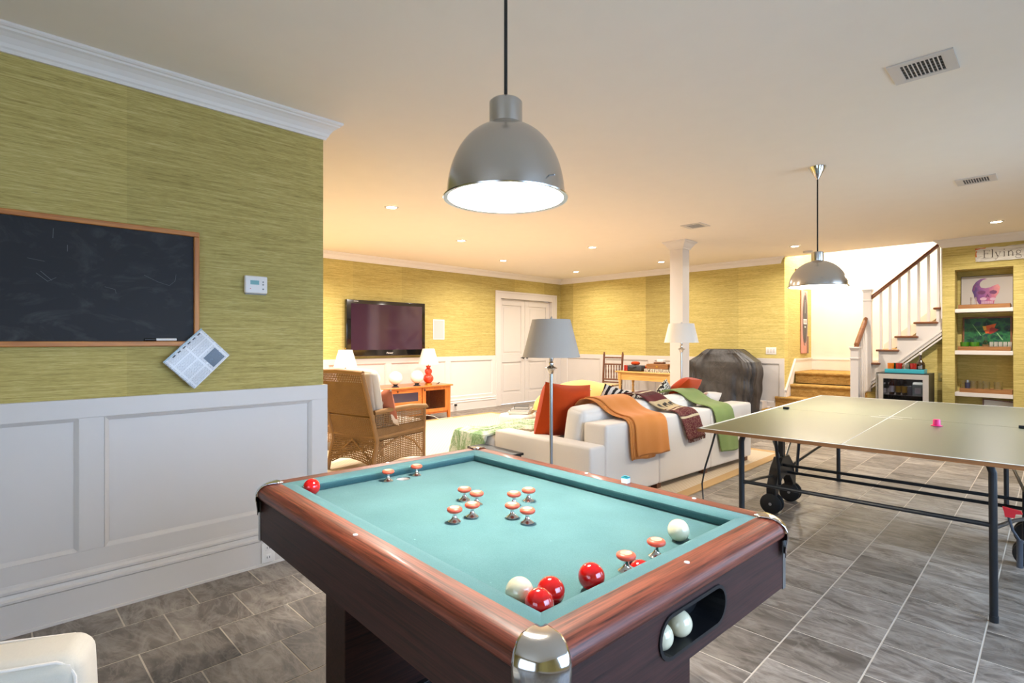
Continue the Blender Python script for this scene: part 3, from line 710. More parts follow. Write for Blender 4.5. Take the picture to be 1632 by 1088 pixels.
for (x, y), a0 in corners:
    # rounded rail corner in wood, then the chrome cap wrapped over it
    MB().lathe([(-o_, z) if o_ < 0 else (.0005, z) for o_, z in railp[1:]], (x, y, 0), 12, a0, a0 + PI / 2).build('rail_corner', 'railwood', pool)
    mb = MB(); am = a0 + PI / 4
    prof = [(.003, .8125), (.012, .8148), (.030, .8155), (.044, .8145), (.058, .8085), (.070, .7985), (.0765, .785), (.077, .770), (.0745, .752), (.072, .735), (.071, .715)]
    wid = [.011, .014, .024, .033, .040, .044, .046, .046, .045, .043, .038]
    fs = []; n_ = 16; vs = []
    for (ro, z), wd in zip(prof, wid):
        for k in range(n_ + 1):
            s = (k / n_ * 2 - 1) * wd * 1.1
            # arc-length parameter around the rounded corner, running on along the straight rails
            quarter = ro * PI / 4
            if abs(s) <= quarter: a = am + s / max(ro, 1e-4); p = (x + ro * math.cos(a), y + ro * math.sin(a))
            else:
                sg = 1 if s > 0 else -1; a = am + sg * PI / 4; e = abs(s) - quarter
                p = (x + ro * math.cos(a) - sg * math.sin(a) * e, y + ro * math.sin(a) + sg * math.cos(a) * e)
            vs.append((p[0], p[1], z))
    w_ = n_ + 1
    mb.add(vs, [(i * w_ + j, i * w_ + j + 1, (i + 1) * w_ + j + 1, (i + 1) * w_ + j) for i in range(len(prof) - 1) for j in range(n_)], True)
    o = mb.build('corner_cap', 'chrome', pool); so = o.modifiers.new('s', 'SOLIDIFY'); so.thickness = .0025; so.offset = 1
    cxx, cyy = x + math.copysign(.050, x), y + math.copysign(.050, y)
    MB().lathe([(.014, .618), (.014, .735)], (x + math.copysign(.041, x), y + math.copysign(.041, y), 0), 8, a0, a0 + PI / 2).box(*sorted((cxx + math.copysign(.004, x), cxx - math.copysign(.014, x))), *sorted((cyy + math.copysign(.006, y), cyy + math.copysign(.002, y))), .618, .75).box(*sorted((cxx + math.copysign(.002, x), cxx + math.copysign(.006, x))), *sorted((cyy + math.copysign(.004, y), cyy - math.copysign(.014, y))), .618, .75).build('corner_strip', 'steel', pool)
# bed with its two holes
def bed():
    mb = MB(); X, Y, s, rh = HX - .02, HY - .02, .04, .027; z = ZB; hs = (-.535, .535)
    xs_ = [-X, hs[0] - s, hs[0] + s, hs[1] - s, hs[1] + s, X]
    for k in range(5):
        a, b = xs_[k], xs_[k + 1]
        if k in (1, 3):
            c = hs[0] if k == 1 else hs[1]
            mb.add([(a, -Y, z), (b, -Y, z), (b, -s, z), (a, -s, z)], [(0, 1, 2, 3)]); mb.add([(a, s, z), (b, s, z), (b, Y, z), (a, Y, z)], [(0, 1, 2, 3)])
            N = 32; vs = []
            for i in range(N):
                t = 2 * PI * i / N; cx_, sy_ = math.cos(t), math.sin(t); m_ = max(abs(cx_), abs(sy_)); vs.append((c + s * cx_ / m_, s * sy_ / m_, z))
            for i in range(N): t = 2 * PI * i / N; vs.append((c + rh * math.cos(t), rh * math.sin(t), z))
            mb.add(vs, [(i, (i + 1) % N, N + (i + 1) % N, N + i) for i in range(N)])
            mb.lathe([(rh, z), (rh, z - .02)], (c, 0, 0), 32)
        else: mb.add([(a, -Y, z), (b, -Y, z), (b, Y, z), (a, Y, z)], [(0, 1, 2, 3)])
    mb.add([(-X, -Y, z - .02), (X, -Y, z - .02), (X, -.03, z - .02), (-X, -.03, z - .02)], [(3, 2, 1, 0)])
    return mb
bed().build('playing_bed', 'felt', pool)
for c in (-.535, .535):
    MB().lathe([(.0265, ZB - .003), (.0265, ZB - .075), (.0001, ZB - .08)], (c, 0, 0), 24).build('pocket_cup', 'white' if c < 0 else 'black', pool)
# aprons
def apron(x0, x1, y0, y1, m): MB().box(x0, x1, y0, y1, .622, .7655).build('apron', m, pool)
AX, AY = HX + .054, HY + .054
apron(-AX, AX, -AY, -AY + .018, 'apronwood'); apron(-AX, AX, AY - .018, AY, 'apronwood'); apron(-AX, -AX + .018, -AY + .018, AY - .018, 'apronwoody')
# right apron with the stadium-shaped ball return
def stadium(c, hl, r, n=10):
    p = []
    for k in range(n + 1): a = -PI / 2 + PI * k / n; p.append((c[0] + hl + r * math.cos(a), c[1] + r * math.sin(a)))
    for k in range(n + 1): a = PI / 2 + PI * k / n; p.append((c[0] - hl + r * math.cos(a), c[1] + r * math.sin(a)))
    return p
SC = (-.01, .698); S1 = stadium(SC, .094, .044)
N = len(S1); y0, y1, z0, z1 = -AY + .018, AY - .018, .622, .7655
def outer_pt(p):
    dx, dz = p[0] - SC[0], p[1] - SC[1]; bx0, bx1 = -.17, .15
    t = min([((bx1 if dx > 0 else bx0) - SC[0]) / dx if abs(dx) > 1e-6 else 9e9, ((z1 if dz > 0 else z0) - SC[1]) / dz if abs(dz) > 1e-6 else 9e9])
    return (SC[0] + dx * t, SC[1] + dz * t)
O1 = [outer_pt(p) for p in S1]; mb = MB()
mb.box(AX - .018, AX, y0, -.17, z0, z1).box(AX - .018, AX, .15, y1, z0, z1)
mb.add([(AX, p[0], p[1]) for p in O1] + [(AX, p[0], p[1]) for p in S1] + [(AX - .018, p[0], p[1]) for p in S1],
       [(i, (i + 1) % N, N + (i + 1) % N, N + i) for i in range(N)] + [(N + i, N + (i + 1) % N, 2 * N + (i + 1) % N, 2 * N + i) for i in range(N)])
for cc in ((-.17, z0), (.15, z0), (.15, z1), (-.17, z1)):   # corners of the cut-out sheet
    near = sorted(range(N), key=lambda i: math.dist(O1[i], cc))[:2]
    mb.add([(AX, *cc)] + [(AX, *O1[i]) for i in near], [(0, 1, 2)])
mb.build('apron', 'apronwoody', pool)
rim = MB(); S2 = stadium(SC, .094, .039); S0_ = stadium(SC, .094, .047)
rim.add([(AX + .004, p[0], p[1]) for p in S0_] + [(AX + .004, p[0], p[1]) for p in S2] + [(AX - .062, p[0], p[1]) for p in S2] + [(AX, p[0], p[1]) for p in S0_],
        [(i, (i + 1) % N, N + (i + 1) % N, N + i) for i in range(N)] + [(N + i, N + (i + 1) % N, 2 * N + (i + 1) % N, 2 * N + i) for i in range(N)] + [(i, (i + 1) % N, 3 * N + (i + 1) % N, 3 * N + i) for i in range(N)] + [tuple(range(2 * N, 3 * N))])
rim.build('ball_return', 'black', pool)
for x, y in ((.006, -HY - .036), (HX + .03, 0), (-HX - .03, 0), (-.01, HY + .03), (.42, HY + .03)):
    MB().lathe([(.0001, .8138), (.006, .8138), (.0065, .812)], (x, y, 0), 14).build('rail_inlay', 'plate', pool)
# legs
for x0, x1 in ((-.575, -.42), (.36, .50)):
    MB().box(x0, x1, -.29, .29, 0, .751).build('leg', 'apronwoody', pool, bevel=.003)
    MB().box(x0 - .02, x1 + .02, -.31, .31, 0, .05).build('foot_plinth', 'black', pool, bevel=.003)
MB().box(-.42, .36, -.10, .10, .30, .50).build('stretcher', 'black', pool)
MB().box(-.60, .60, -.40, .40, .70, .74).build('bed_underside', 'black', pool)
# bumpers
for x, y in ((-.150, 0), (-.085, 0), (.085, 0), (.150, 0), (0, -.150), (0, -.085), (0, .085), (0, .150), (-.537, -.064), (-.537, .060), (.537, -.060), (.537, .064)):
    b = MB().lathe([(.0001, 0), (.019, 0), (.019, .003), (.014, .007), (.008, .012), (.0055, .020), (.0055, .028), (.011, .032), (.0001, .033)], (x, y, ZB), 24).build('bumper', 'chrome', pool)
    MB().lathe([(.008, .030), (.018, .030), (.0215, .0325), (.0228, .0365), (.0215, .0405), (.018, .0430), (.0135, .0438)], (x, y, ZB), 24).build('rubber_ring', 'coral', b)
    MB().lathe([(.0135, .0438), (.012, .0425), (.0001, .0425)], (x, y, ZB), 24).build('bumper_top', 'bumpertop', b)
def onpool(x, y, z=0): 
    c, s = math.cos(TA), math.sin(TA); return (C.x + x * c - y * s, C.y + x * s + y * c, z)
RB = .0285; ZBALL = ZB + RB
for x, y, z, m, lb in ((-.551, -.3495, ZBALL, 'red', 'red pool ball alone at the far left end of the table'), (.541, -.189, ZBALL, 'red', 'red ball by the near rail between the corner cluster and the bumpers'),
                       (.529, -.3015, ZBALL, 'red', 'upper red ball of the pair in the corner by the chrome cap'), (.549, -.3545, ZBALL, 'red', 'lower red ball wedged in the corner by the chrome cap'),
                       (.535, 0, ZB - .019, 'red', 'red ball dropped in the pocket between two bumpers'),
                       (.489, -.3495, ZBALL, 'ivory', 'ivory ball touching the red balls in the near corner'), (.518, .199, ZBALL, 'ivory', 'ivory ball alone near the right corner of the felt'),
                       (.650, -.100, .686, 'ivory', 'nearer ivory ball inside the black ball return slot'), (.650, -.024, .686, 'ivory', 'further ivory ball inside the black ball return slot')):
    tag(MB().sphere((0, 0, 0), RB, 40, 24).build('pool_ball', m), lb, 'ball', 'red pool balls' if m == 'red' else 'ivory pool balls').location = onpool(x, y, z)
ck = thing('chalk_cube', 'small teal cue chalk cube on the far wooden rail', 'chalk', onpool(.168, .452, .8126), TA + .1)
MB().box(-.011, .011, -.011, .011, 0, .016).build('paper_wrap', 'plate', ck); MB().lathe([(.0001, .0205), (.007, .0205), (.0095, .022), (.0108, .022)], (0, 0, 0), 12).box(-.011, .011, -.011, .011, .016, .0205).build('chalk_top', 'teal_tray', ck)

M['steelgrey'] = plain('steel_grey_paint', '565c66', .35, .5)
# ================================================================ TABLE TENNIS TABLE
PA = math.radians(1.65)
pp = thing('table_tennis_table', 'green folding table tennis table on black tube legs with wheels', 'table', (-1.532, 3.098, 0), PA)
ZT, LW, LL = .77, 1.524, 2.745
for y0, y1 in ((0, LL / 2 - .002), (LL / 2 + .002, LL)):
    h_ = MB().box(0.002, LW - .002, y0 + .001, y1 - .001, ZT - .019, ZT).build('table_half', 'pp', pp)
    MB().box(0, .004, y0, y1, ZT - .0195, ZT - .001).box(LW - .004, LW, y0, y1, ZT - .0195, ZT - .001).box(0, LW, *((0, .004) if y0 == 0 else (LL - .004, LL)), ZT - .0195, ZT - .001).build('board_edge', 'ppedge', h_)
    z0, z1 = ZT + .0001, ZT + .0008
    MB().box(0, .018, y0, y1, z0, z1).box(LW - .018, LW, y0, y1, z0, z1).box(0, LW, *((0, .018) if y0 == 0 else (LL - .018, LL)), z0, z1).box(LW / 2 - .002, LW / 2 + .002, y0, y1, z0, z1).build('court_line', 'line', h_)
MB().box(LW / 2 - .10, LW / 2 + .08, LL / 2 - .062, LL / 2 - .056, ZT + .0001, ZT + .001).box(LW / 2 - .07, LW / 2 + .12, LL / 2 + .045, LL / 2 + .051, ZT + .0001, ZT + .001).box(LW / 2 - .11, LW / 2 + .03, LL / 2 - .03, LL / 2 - .025, ZT + .0001, ZT + .001).build('centre_mark', 'line', pp)
for x in (.10, LW - .09): MB().box(x - .02, x + .02, LL / 2 - .035, LL / 2 - .01, ZT + .0005, ZT + .018).build('net_socket', 'black', pp, bevel=.003)
for yl, s in ((.20, 1), (LL - .20, -1)):
    for x in (.19, LW - .19):
        xo = .0
        MB().tube([(x + (.09 if x < .7 else -.09), yl, ZT - .032), (x + (.04 if x < .7 else -.04), yl, ZT - .034), (x + (.012 if x < .7 else -.012), yl, ZT - .045), (x, yl, ZT - .08), (x + .002, yl, .4), (x + .004, yl, .012)], .0165, 10).cyl((x + .004, yl, 0), (x + .004, yl, .03), .018, 12).build('leg', 'blackmetal', pp)
    MB().tube([(.19, yl, .445), (LW - .19, yl, .445)], .011, 8).build('crossbar', 'blackmetal', pp)
    MB().tube([(.20, yl, ZT - .033), (LW - .2, yl, ZT - .033)], .013, 8).build('frame_bar', 'blackmetal', pp)
    for x, xc in ((.192, .06), (LW - .192, LW - .06)): MB().tube([(x, yl, .43), (x + (xc - x) * .5, yl + s * .5, .36), (xc, yl + s * .96, .28)], .010, 8).build('side_bar', 'blackmetal', pp)
for x in (.06, LW - .06):
    for y in (LL / 2 - .22, LL / 2 + .22):
        for dx in (-.030, .030):
            w_ = MB().lathe([(.0001, -.013), (.066, -.013), (.075, -.008), (.0765, 0), (.075, .008), (.066, .013), (.0001, .013)], (x, y + dx, .0767), 36, axis=(0, 1, 0)).build('wheel', 'rubber', pp)
            MB().cyl((x, y + dx - .0155, .0767), (x, y + dx + .0155, .0767), .011, 14).build('hub', 'grey', w_)
    # arched plastic carriage
    yc = LL / 2; pts = [(yc - .24, .05), (yc - .25, .20), (yc - .17, .33), (yc - .08, .40), (yc + .08, .40), (yc + .17, .33), (yc + .25, .20), (yc + .24, .05), (yc + .20, .05), (yc + .17, .16), (yc + .09, .235), (yc, .255), (yc - .09, .235), (yc - .17, .16), (yc - .20, .05)]
    MB().prism(pts, x - .034, x + .034, 'x').build('wheel_carriage', 'black', pp, bevel=.006)
    MB().box(x - .018, x + .018, yc - .03, yc + .03, .39, ZT - .03).build('upright', 'blackmetal', pp, bevel=.004)
    for s in (-1, 1):
        MB().tube([(x + .01, yc + s * .05, .36), (x + .02, yc + s * .42, ZT - .03)], .009, 8).build('brace', 'steel', pp)
        MB().tube([(x + .05, yc + s * .20, .22), (x + .05, yc + s * .34, ZT - .03)], .012, 8).build('strut', 'blackmetal', pp)
    MB().prism([(yc - .50, ZT - .022), (yc - .44, ZT - .05), (yc - .36, ZT - .05), (yc - .33, ZT - .022)], x - .02, x + .03, 'x').build('locking_catch', 'redplastic', pp)
MB().tube([(.06, LL / 2 - .07, .345), (LW - .06, LL / 2 - .07, .345)], .011, 8).build('crossbar', 'blackmetal', pp)
MB().tube([(.06, LL / 2 + .04, .27), (LW - .06, LL / 2 + .04, .27)], .011, 8).build('crossbar', 'blackmetal', pp)
MB().tube([(.07, .11, ZT - .02), (.05, .10, .66), (.015, .08, .52), (0, .07, .42), (.01, .065, .32), (.03, .06, .27)], lambda t: .007 * (1 - t * .5), 8).build('strap', 'black', pp)
ly = MB().prism([(-.032, .0), (.036, .010), (.040, .022), (.016, .026), (.012, .046), (-.022, .046), (-.026, .022)], -.011, .011, 'y'); o = ly.build('release_lever', 'redplastic', pp); o.location = (LW - .13, .42, .49); o.rotation_euler = (PI, 0, 0)
MB().tube([(LW - .14, .42, .445), (LW - .125, .43, .38), (LW - .10, .45, .33)], .006, 8).tube([(LW - .10, .45, .335), (LW - .10, .45, .20)], .013, 10).tube([(LW - .09, .47, .32), (LW - .05, .9, .22)], .006, 8).build('release_linkage', 'steelgrey', pp)
def onpp(x, y, z): c, s = math.cos(PA), math.sin(PA); return (-1.532 + x * c - y * s, 3.098 + x * s + y * c, z)
pk = tag(MB().lathe([(.0001, .040), (.016, .040), (.019, .036), (.020, .004), (.030, .003), (.030, 0), (.0001, 0)], (0, 0, 0), 20).build('pink_cap', 'hotpink'), 'small hot pink plastic cap on the green table tennis top', 'plastic cap'); pk.location = (-.520, 4.238, ZT + .0012)

# ================================================================ LEFT WALL
cb = thing('chalkboard', 'wide oak framed chalkboard with smudged chalk on the green wall', 'chalkboard', (XL, -.15, 1.272))
L0, L1, HB = -.95, .987, .608
t_ = NT('chalkboard_slate'); a_ = t_.noise(t_.coord('Object', (1, 2.2, 4), (.5, 0, 0)), 1.6, 5, .6, 2.2); b_ = t_.noise(t_.coord('Object', (2, 3, 9)), 2, 3)
f_ = t_.math('MULTIPLY', t_.math('MAXIMUM', t_.math('SUBTRACT', a_, .52), 0.0), t_.math('MULTIPLY', b_, .55))
t_.col(t_.mix(f_, lin('17161a'), lin('b5b5b5'))); t_.set(Roughness=.65); M['slateboard'] = t_.m
MB().box(.003, .012, L0 + .02, L1 - .02, .02, HB - .02).build('board', 'slateboard', cb)
for a, b, z0, z1, m in ((L0, L1, HB - .026, HB, 'oak'), (L0, L1, 0, .026, 'oak'), (L1 - .026, L1, .026, HB - .026, 'oakz'), (L0, L0 + .026, .026, HB - .026, 'oakz')):
    MB().box(.001, .026, a, b, z0, z1).build('frame_rail', m, cb, bevel=.004)
sm = MB()
def chalk(pts, w_=.0022):
    for p, q in zip(pts, pts[1:]): sm.bar((.0125, *p), (.0125, *q), w_, .0006, (1, 0, 0))
chalk([(.39, .545), (.388, .50)]); chalk([(.44, .475), (.44, .445)]); chalk([(.30, .40), (.36, .39)], .0014); chalk([(.33, .335), (.37, .30)]); chalk([(.345, .345), (.385, .305)]); chalk([(.37, .30), (.40, .32)], .0015)
chalk([(.88, .375), (.875, .34), (.85, .315), (.80, .33), (.74, .36)], .0016); chalk([(.58, .29), (.62, .28), (.625, .26)], .0014)
M['chalk'] = plain('faint_chalk', '5e5d62', .9); sm.build('chalk_strokes', 'chalk', cb, kind='stuff')
mk = thing('marker_pen', 'black and white marker pen lying on the chalkboard frame', 'marker', (XL + .0185, .655, 1.2995 + .0073))
MB().cyl((0, -.065, 0), (0, -.015, 0), .0072, 12).build('pen_cap', 'black', mk); MB().cyl((0, -.015, 0), (0, .075, 0), .0068, 12).build('pen_barrel', 'plate', mk)

# folded newspaper in a clear sleeve
t_ = NT('newsprint'); br = t_.new('ShaderNodeTexBrick'); br.inputs['Scale'].default_value = 1; br.offset = .37
for k_, v_ in (('Brick Width', .012), ('Row Height', .0052), ('Mortar Size', .0017)): br.inputs[k_].default_value = v_
br.inputs['Color1'].default_value = lin('8c8c92'); br.inputs['Color2'].default_value = lin('a9a9ad'); br.inputs['Mortar'].default_value = lin('dedfe2')
t_.link(t_.coord('Object', (1, 1, 1)), br.inputs[0]); cl_ = t_.new('ShaderNodeTexBrick'); cl_.inputs['Scale'].default_value = 1; cl_.offset = 0
for k_, v_ in (('Brick Width', .05), ('Row Height', .11), ('Mortar Size', .004)): cl_.inputs[k_].default_value = v_
cl_.inputs['Color1'].default_value = (0, 0, 0, 1); cl_.inputs['Color2'].default_value = (0, 0, 0, 1); cl_.inputs['Mortar'].default_value = (1, 1, 1, 1)
t_.link(t_.coord('Object', (1, 1, 1)), cl_.inputs[0]); t_.col(t_.mix(cl_.outputs['Color'], br.outputs['Color'], lin('e3e3e6'))); t_.set(Roughness=.35); M['news'] = t_.m
news = thing('newspaper', 'folded newspaper in a clear sleeve hanging at the chalkboard corner', 'newspaper', (XL + .035, .824, 1.206), 0)
# local frame: x to the right along the wall, y up in the page, z out of the wall
ex = Vector((0, .166, -.169)).normalized(); nz_ = Vector((1, .0, .06)).normalized(); ey = nz_.cross(ex).normalized()
news.rotation_euler = Matrix((ex, ey, nz_)).transposed().to_euler()
WN, HN = .205, .252
MB().rbox(-WN / 2, WN / 2, -HN / 2, HN / 2, -.010, .008, .006, 2).build('folded_sheets', 'news', news)
def crumple(a, b): 
    x = (a - .5) * (WN + .012); y = (b - .5) * (HN + .014); e = min(a, 1 - a, b, 1 - b)
    return (x, y, .0105 + .003 * math.sin(x * 90 + y * 50) * math.sin(y * 70 - x * 30) + .0025 * math.sin(x * 37 + 2))
M['sleeve'] = glass('clear_sleeve', (255, 255, 255), .12, .16)
MB().grid(crumple, 22, 26).build('plastic_sleeve', 'sleeve', news)
MB().box(.018, .088, .02, .10, .008, .0088).build('printed_photo', plain('news_photo', '5f6c7c', .4, vary=.8), news)
MB().box(-WN / 2, -WN / 2 + .006, -HN / 2, HN / 2, .008, .0092).build('dark_edge', 'greenglass', news)
for k in range(6): MB().box(-WN / 2 + .012, -WN / 2 + .018, -.08 + k * .033, -.062 + k * .033, .008, .0088).build('headline_mark', 'black', news)

th = thing('thermostat', 'small white digital thermostat on the green wall', 'thermostat', (XL, 1.128, 1.62))
MB().rbox(.001, .028, -.062, .062, -.048, .052, .008, 3).build('case', 'plate', th); MB().box(.0275, .0288, -.034, .014, .002, .026).build('display', plain('lcd', '6fa3a2', .3), th)
for y, z in ((.036, .019), (.036, .004), (.036, -.022), (-.034, -.022)): MB().cyl((.0275, y, z), (.0305, y, z), .0045 if y > 0 else .002, 12).build('button', 'grey' if y > 0 else 'redplastic', th)
MB().box(0, .01, -.055, .06, -.054, -.046).build('wall_base', 'grey', th)
def outlet(name, label, loc, rz, cat='outlet'):
    t = thing(name, label, cat, loc, rz); MB().rbox(.0005, .006, -.038, .038, -.058, .058, .002, 2).build('plate', 'plate', t)
    for z in (-.028, .028):
        f = MB().rbox(.005, .0075, -.017, .017, z - .017, z + .017, .001, 2).build('socket', 'plate', t)
        MB().box(.007, .0078, -.008, -.005, z - .006, z + .006).box(.007, .0078, .005, .008, z - .006, z + .006).build('slots', 'black', f)
    return t
outlet('power_outlet', 'white power outlet in the baseboard behind the pool table corner', (XL + .031, 1.19, .0735), 0)
ot = outlet('power_outlet', 'white power outlet low on the wall between media stand and double doors', (XT + .031, 6.246, .085), 0)
MB().rbox(.008, .05, -.02, .02, .01, .05, .006, 2).tube([(.03, 0, .02), (.04, 0, -.03), (.03, .01, -.075)], .003, 6).build('black_plug', 'black', ot)

# ================================================================ WHITE CHAIR CORNER AT LEFT FRONT
ac = thing('slipper_chair', 'cream upholstered chair with piped back in the near left corner', 'chair', (-1.475, -.170, 0), math.radians(70))
MB().rbox(-.38, .36, -.12, .0, .40, .732, .03, 6, puff=.010).build('back', 'cream', ac)
pe = [(.353, -.112, .42), (.355, -.113, .62), (.352, -.112, .693), (.343, -.111, .714), (.325, -.112, .724), (.2, -.116, .731), (-.1, -.117, .732), (-.34, -.112, .723)]
MB().tube(pe, .0032, 8).build('piping', 'linen', ac)
MB().tube([(x, -.12 - y, z) for x, y, z in pe], .0032, 8).build('piping', 'linen', ac)
MB().rbox(-.38, .36, -.68, -.13, .20, .42, .03, 4, .01).build('seat', 'cream', ac)
for x in (-.33, .31):
    for y in (-.62, -.17): MB().cyl((x, y, 0), (x, y, .21), .016, 10, .024).build('leg', 'darkbrown', ac)

# ================================================================ RUG
rug = thing('area_rug', 'large pale sisal rug under the sofa and wicker chairs', 'rug', (-4.68, 4.25, 0))
RW, RL = 2.52, 2.36
MB().box(-RW + .10, RW - .10, -RL + .10, RL - .10, .0005, .010).build('woven_field', 'rug', rug)
for a in ((-RW, -RW + .10, -RL, RL), (RW - .10, RW, -RL, RL), (-RW + .10, RW - .10, -RL, -RL + .10), (-RW + .10, RW - .10, RL - .10, RL)):
    MB().box(*a, .0005, .012).build('border', 'rugborder', rug, bevel=.003)
RZ = .0125

# ================================================================ SOFA (local x along the back, y into the seat)
SA = math.atan2(.99824, .0593)
sofa = thing('sectional_sofa', 'low pale linen sectional sofa seen from behind with chaise', 'sofa', (-2.469, 3.276, 0), SA)
def sof(name, *a, r=.025, puff=.004, m='linen', parent=None, seg=4): return MB().rbox(*a, r, seg, puff).build(name, m, parent or sofa)
sof('arm', 0, .185, 0, 1.14, .06, .49, r=.022)
for a, b, zt in ((.187, .918, .642), (.919, 1.80, .642), (1.802, 2.66, .636)):
    sof('back', a, b, 0, .235, .06, zt, r=.024, puff=.003)
for a, b in ((.19, 1.02), (1.025, 1.80), (1.805, 2.66)):
    sof('seat_base', a, b, .24, 1.10, .085, .26, r=.015, puff=.002); sof('seat_cushion', a, b, .24, 1.12, .262, .43, r=.04, puff=.012)
sof('chaise_base', .0, 1.02, 1.145, 1.60, .085, .26, r=.015, puff=.002); sof('chaise_cushion', -.01, 1.02, 1.145, 1.62, .262, .425, r=.04, puff=.01)
for a, b in ((.05, .06), (.05, 1.10), (.95, .06), (1.75, .06), (2.60, .06), (2.60, 1.05), (.06, 1.55), (.96, 1.55)):
    MB().box(a - .03, a + .03, b - .03, b + .03, RZ, .062).build('leg', 'darkbrown', sofa)
def leaning(name, u, v, z, wx, wz, t, lean, m, yaw=0, roll=0):
    """cushion standing on z, tilted back"""
    o = pillow(MB(), wx, wz, t, 14, 3.2).build(name, m, sofa); o.rotation_euler = (lean, roll, yaw); o.location = (u, v, z + wz / 2 * math.cos(lean)); return o
# thick box back cushions leaning on the back
for u0, u1, zt in ((.20, .86, .80), (.93, 1.42, .80), (1.50, 2.0, .79)):
    o = MB().rbox(-(u1 - u0) / 2, (u1 - u0) / 2, -.10, .10, -.19, .19, .05, 5, .02).build('back_cushion', 'linen2', sofa)
    o.location = ((u0 + u1) / 2, .37, .548); o.rotation_euler = (.16, 0, 0)

def stand(name, label, m, u, v, z, wx, wz, t, lean, yaw=0, roll=0, pw=2.6, group=None, cat='cushion'):
    o = pillow(MB(), wx, wz, t, 16, pw).build(name, m); o.parent = None
    Rm = Matrix.Rotation(SA, 4, 'Z'); base = Matrix.Translation((-2.469, 3.276, 0)) @ Rm @ Matrix.Translation((u, v, z + wz / 2 * math.cos(lean))) @ Matrix.Rotation(yaw, 4, 'Z') @ Matrix.Rotation(lean, 4, 'X') @ Matrix.Rotation(roll, 4, 'Y')
    o.matrix_world = base; return tag(o, label, cat, group)
stand('throw_pillow', 'large burnt orange cushion at the near end of the sofa', 'orange', .42, .68, .43, .62, .50, .25, .20, .02, .10, 3.4)
stand('throw_pillow', 'bright orange cushion at the far end of the sofa before the dark cover', 'orange', 2.13, .50, .665, .50, .34, .18, .85, .15, .12)
stand('throw_pillow', 'black and white zebra striped cushion behind the large orange one', 'zebra', 1.16, .68, .44, .44, .42, .15, .30, -.30, .25)
stand('throw_pillow', 'speckled black and white cushion beside the zebra striped one', 'leaf', 1.38, .78, .43, .40, .38, .13, .35, -.3, .2)
stand('throw_pillow', 'black and white cushion between the patterned throw and the far orange cushion', 'leaf', 1.88, .60, .575, .36, .30, .12, .40, .2, .45)
stand('throw_pillow', 'small white cushion at the far end of the sofa behind the green throw', 'linen2', 2.52, .44, .53, .46, .26, .15, .75, .1, .1)

# throws, draped over cushions and down the back
def throw(name, label, m, path, w0, w1, **k):
    r_ = thing(name, label, 'throw blanket', (-2.469, 3.276, 0), SA); drape(r_, 'cloth', m, path, w0, w1, **k); return r_
TF = [(.60, .50), (.56, .70), (.45, .835), (.34, .835), (.24, .745), (.12, .712), (.00, .70), (-.018, .66), (-.022, .55)]
throw('orange_throw', 'orange wool throw hanging over the sofa back', 'throw_o', [(.53, .72), (.49, .78), (.42, .806), (.31, .790), (.235, .712), (.14, .668), (.0, .657), (-.018, .62), (-.022, .50), (-.022, .33)], .48, .90, seed=3, fold=.010, nf=1.3, skew=.09, thick=.010, taper=.06)
for k in range(3): drape([o for o in sc.objects if o.name == 'orange_throw'][0], 'folded_layer', 'throw_o', [(.53, .715), (.49, .775), (.42, .800), (.31, .783), (.235, .706), (.14, .663), (.0, .652), (-.014, .618), (-.018, .50), (-.018, .325 - .008 * k)], .455 - .022 * k, .74, seed=3, fold=.008, nf=1.3, skew=.075 - .004 * k, thick=.006)
# patterned throw: woven bands
t_ = NT('patterned_weave'); sp = t_.new('ShaderNodeSeparateXYZ'); t_.link(t_.new('ShaderNodeTexCoord').outputs['UV'], sp.inputs[0])
band = t_.ramp(sp.outputs[0], [(0, '5a1a1c'), (.12, '6a2022'), (.13, 'c9b894'), (.15, '5a1a1c'), (.27, '571a1c'), (.28, 'd0bf9c'), (.30, '4a1618'), (.36, '5a1a1c'), (.44, 'c2ac84'), (.60, 'c2ac84'), (.605, '4a1618'), (.62, 'c9b894'), (.64, '5a1a1c'), (.75, '4f171a'), (.76, 'c9b894'), (.78, '5a1a1c')])
for n_ in t_.n:
    if n_.bl_idname == 'ShaderNodeValToRGB': n_.color_ramp.interpolation = 'CONSTANT'
ck_ = t_.new('ShaderNodeTexVoronoi', feature='DISTANCE_TO_EDGE'); ck_.inputs['Scale'].default_value = 1; t_.link(t_.coord('UV', (34, 10, 1)), ck_.inputs[0])
mk_ = t_.ramp(ck_.outputs['Distance'], [(.015, 'd5c39c'), (.03, '000000')])
msk = t_.ramp(sp.outputs[0], [(0, '000000'), (.14, '666666'), (.36, '000000'), (.64, 'aaaaaa')])
t_.n[-1].color_ramp.interpolation = 'CONSTANT'
lt = t_.ramp(ck_.outputs['Distance'], [(.014, 'ffffff'), (.03, '000000')])
mm = t_.new('ShaderNodeMix', data_type='RGBA', blend_type='MULTIPLY'); mm.inputs[0].default_value = 1; t_.link(lt, mm.inputs[6]); t_.link(msk, mm.inputs[7])
c_ = t_.mix(mm.outputs[2], band, lin('cbb78e'))
t_.col(c_); t_.set(Roughness=.9); t_.bump(t_.noise(t_.coord('UV', (300, 120, 1)), 1, 1), .3, .002); M['pattern'] = t_.m
pth = [(.60, .68), (.53, .775), (.42, .806), (.31, .790), (.235, .712), (.14, .668), (.0, .657), (-.018, .62), (-.022, .52), (-.022, .385)]
pt_ = throw('patterned_throw', 'dark red and tan patterned woven throw with animal figures and fringe', 'pattern', pth, .93, 1.24, seed=8, fold=.009, nf=1.2, skew=.38, thick=.008)
cl = pt_.children[0]; uv = cl.data.uv_layers.new(name='UV')
Np = None
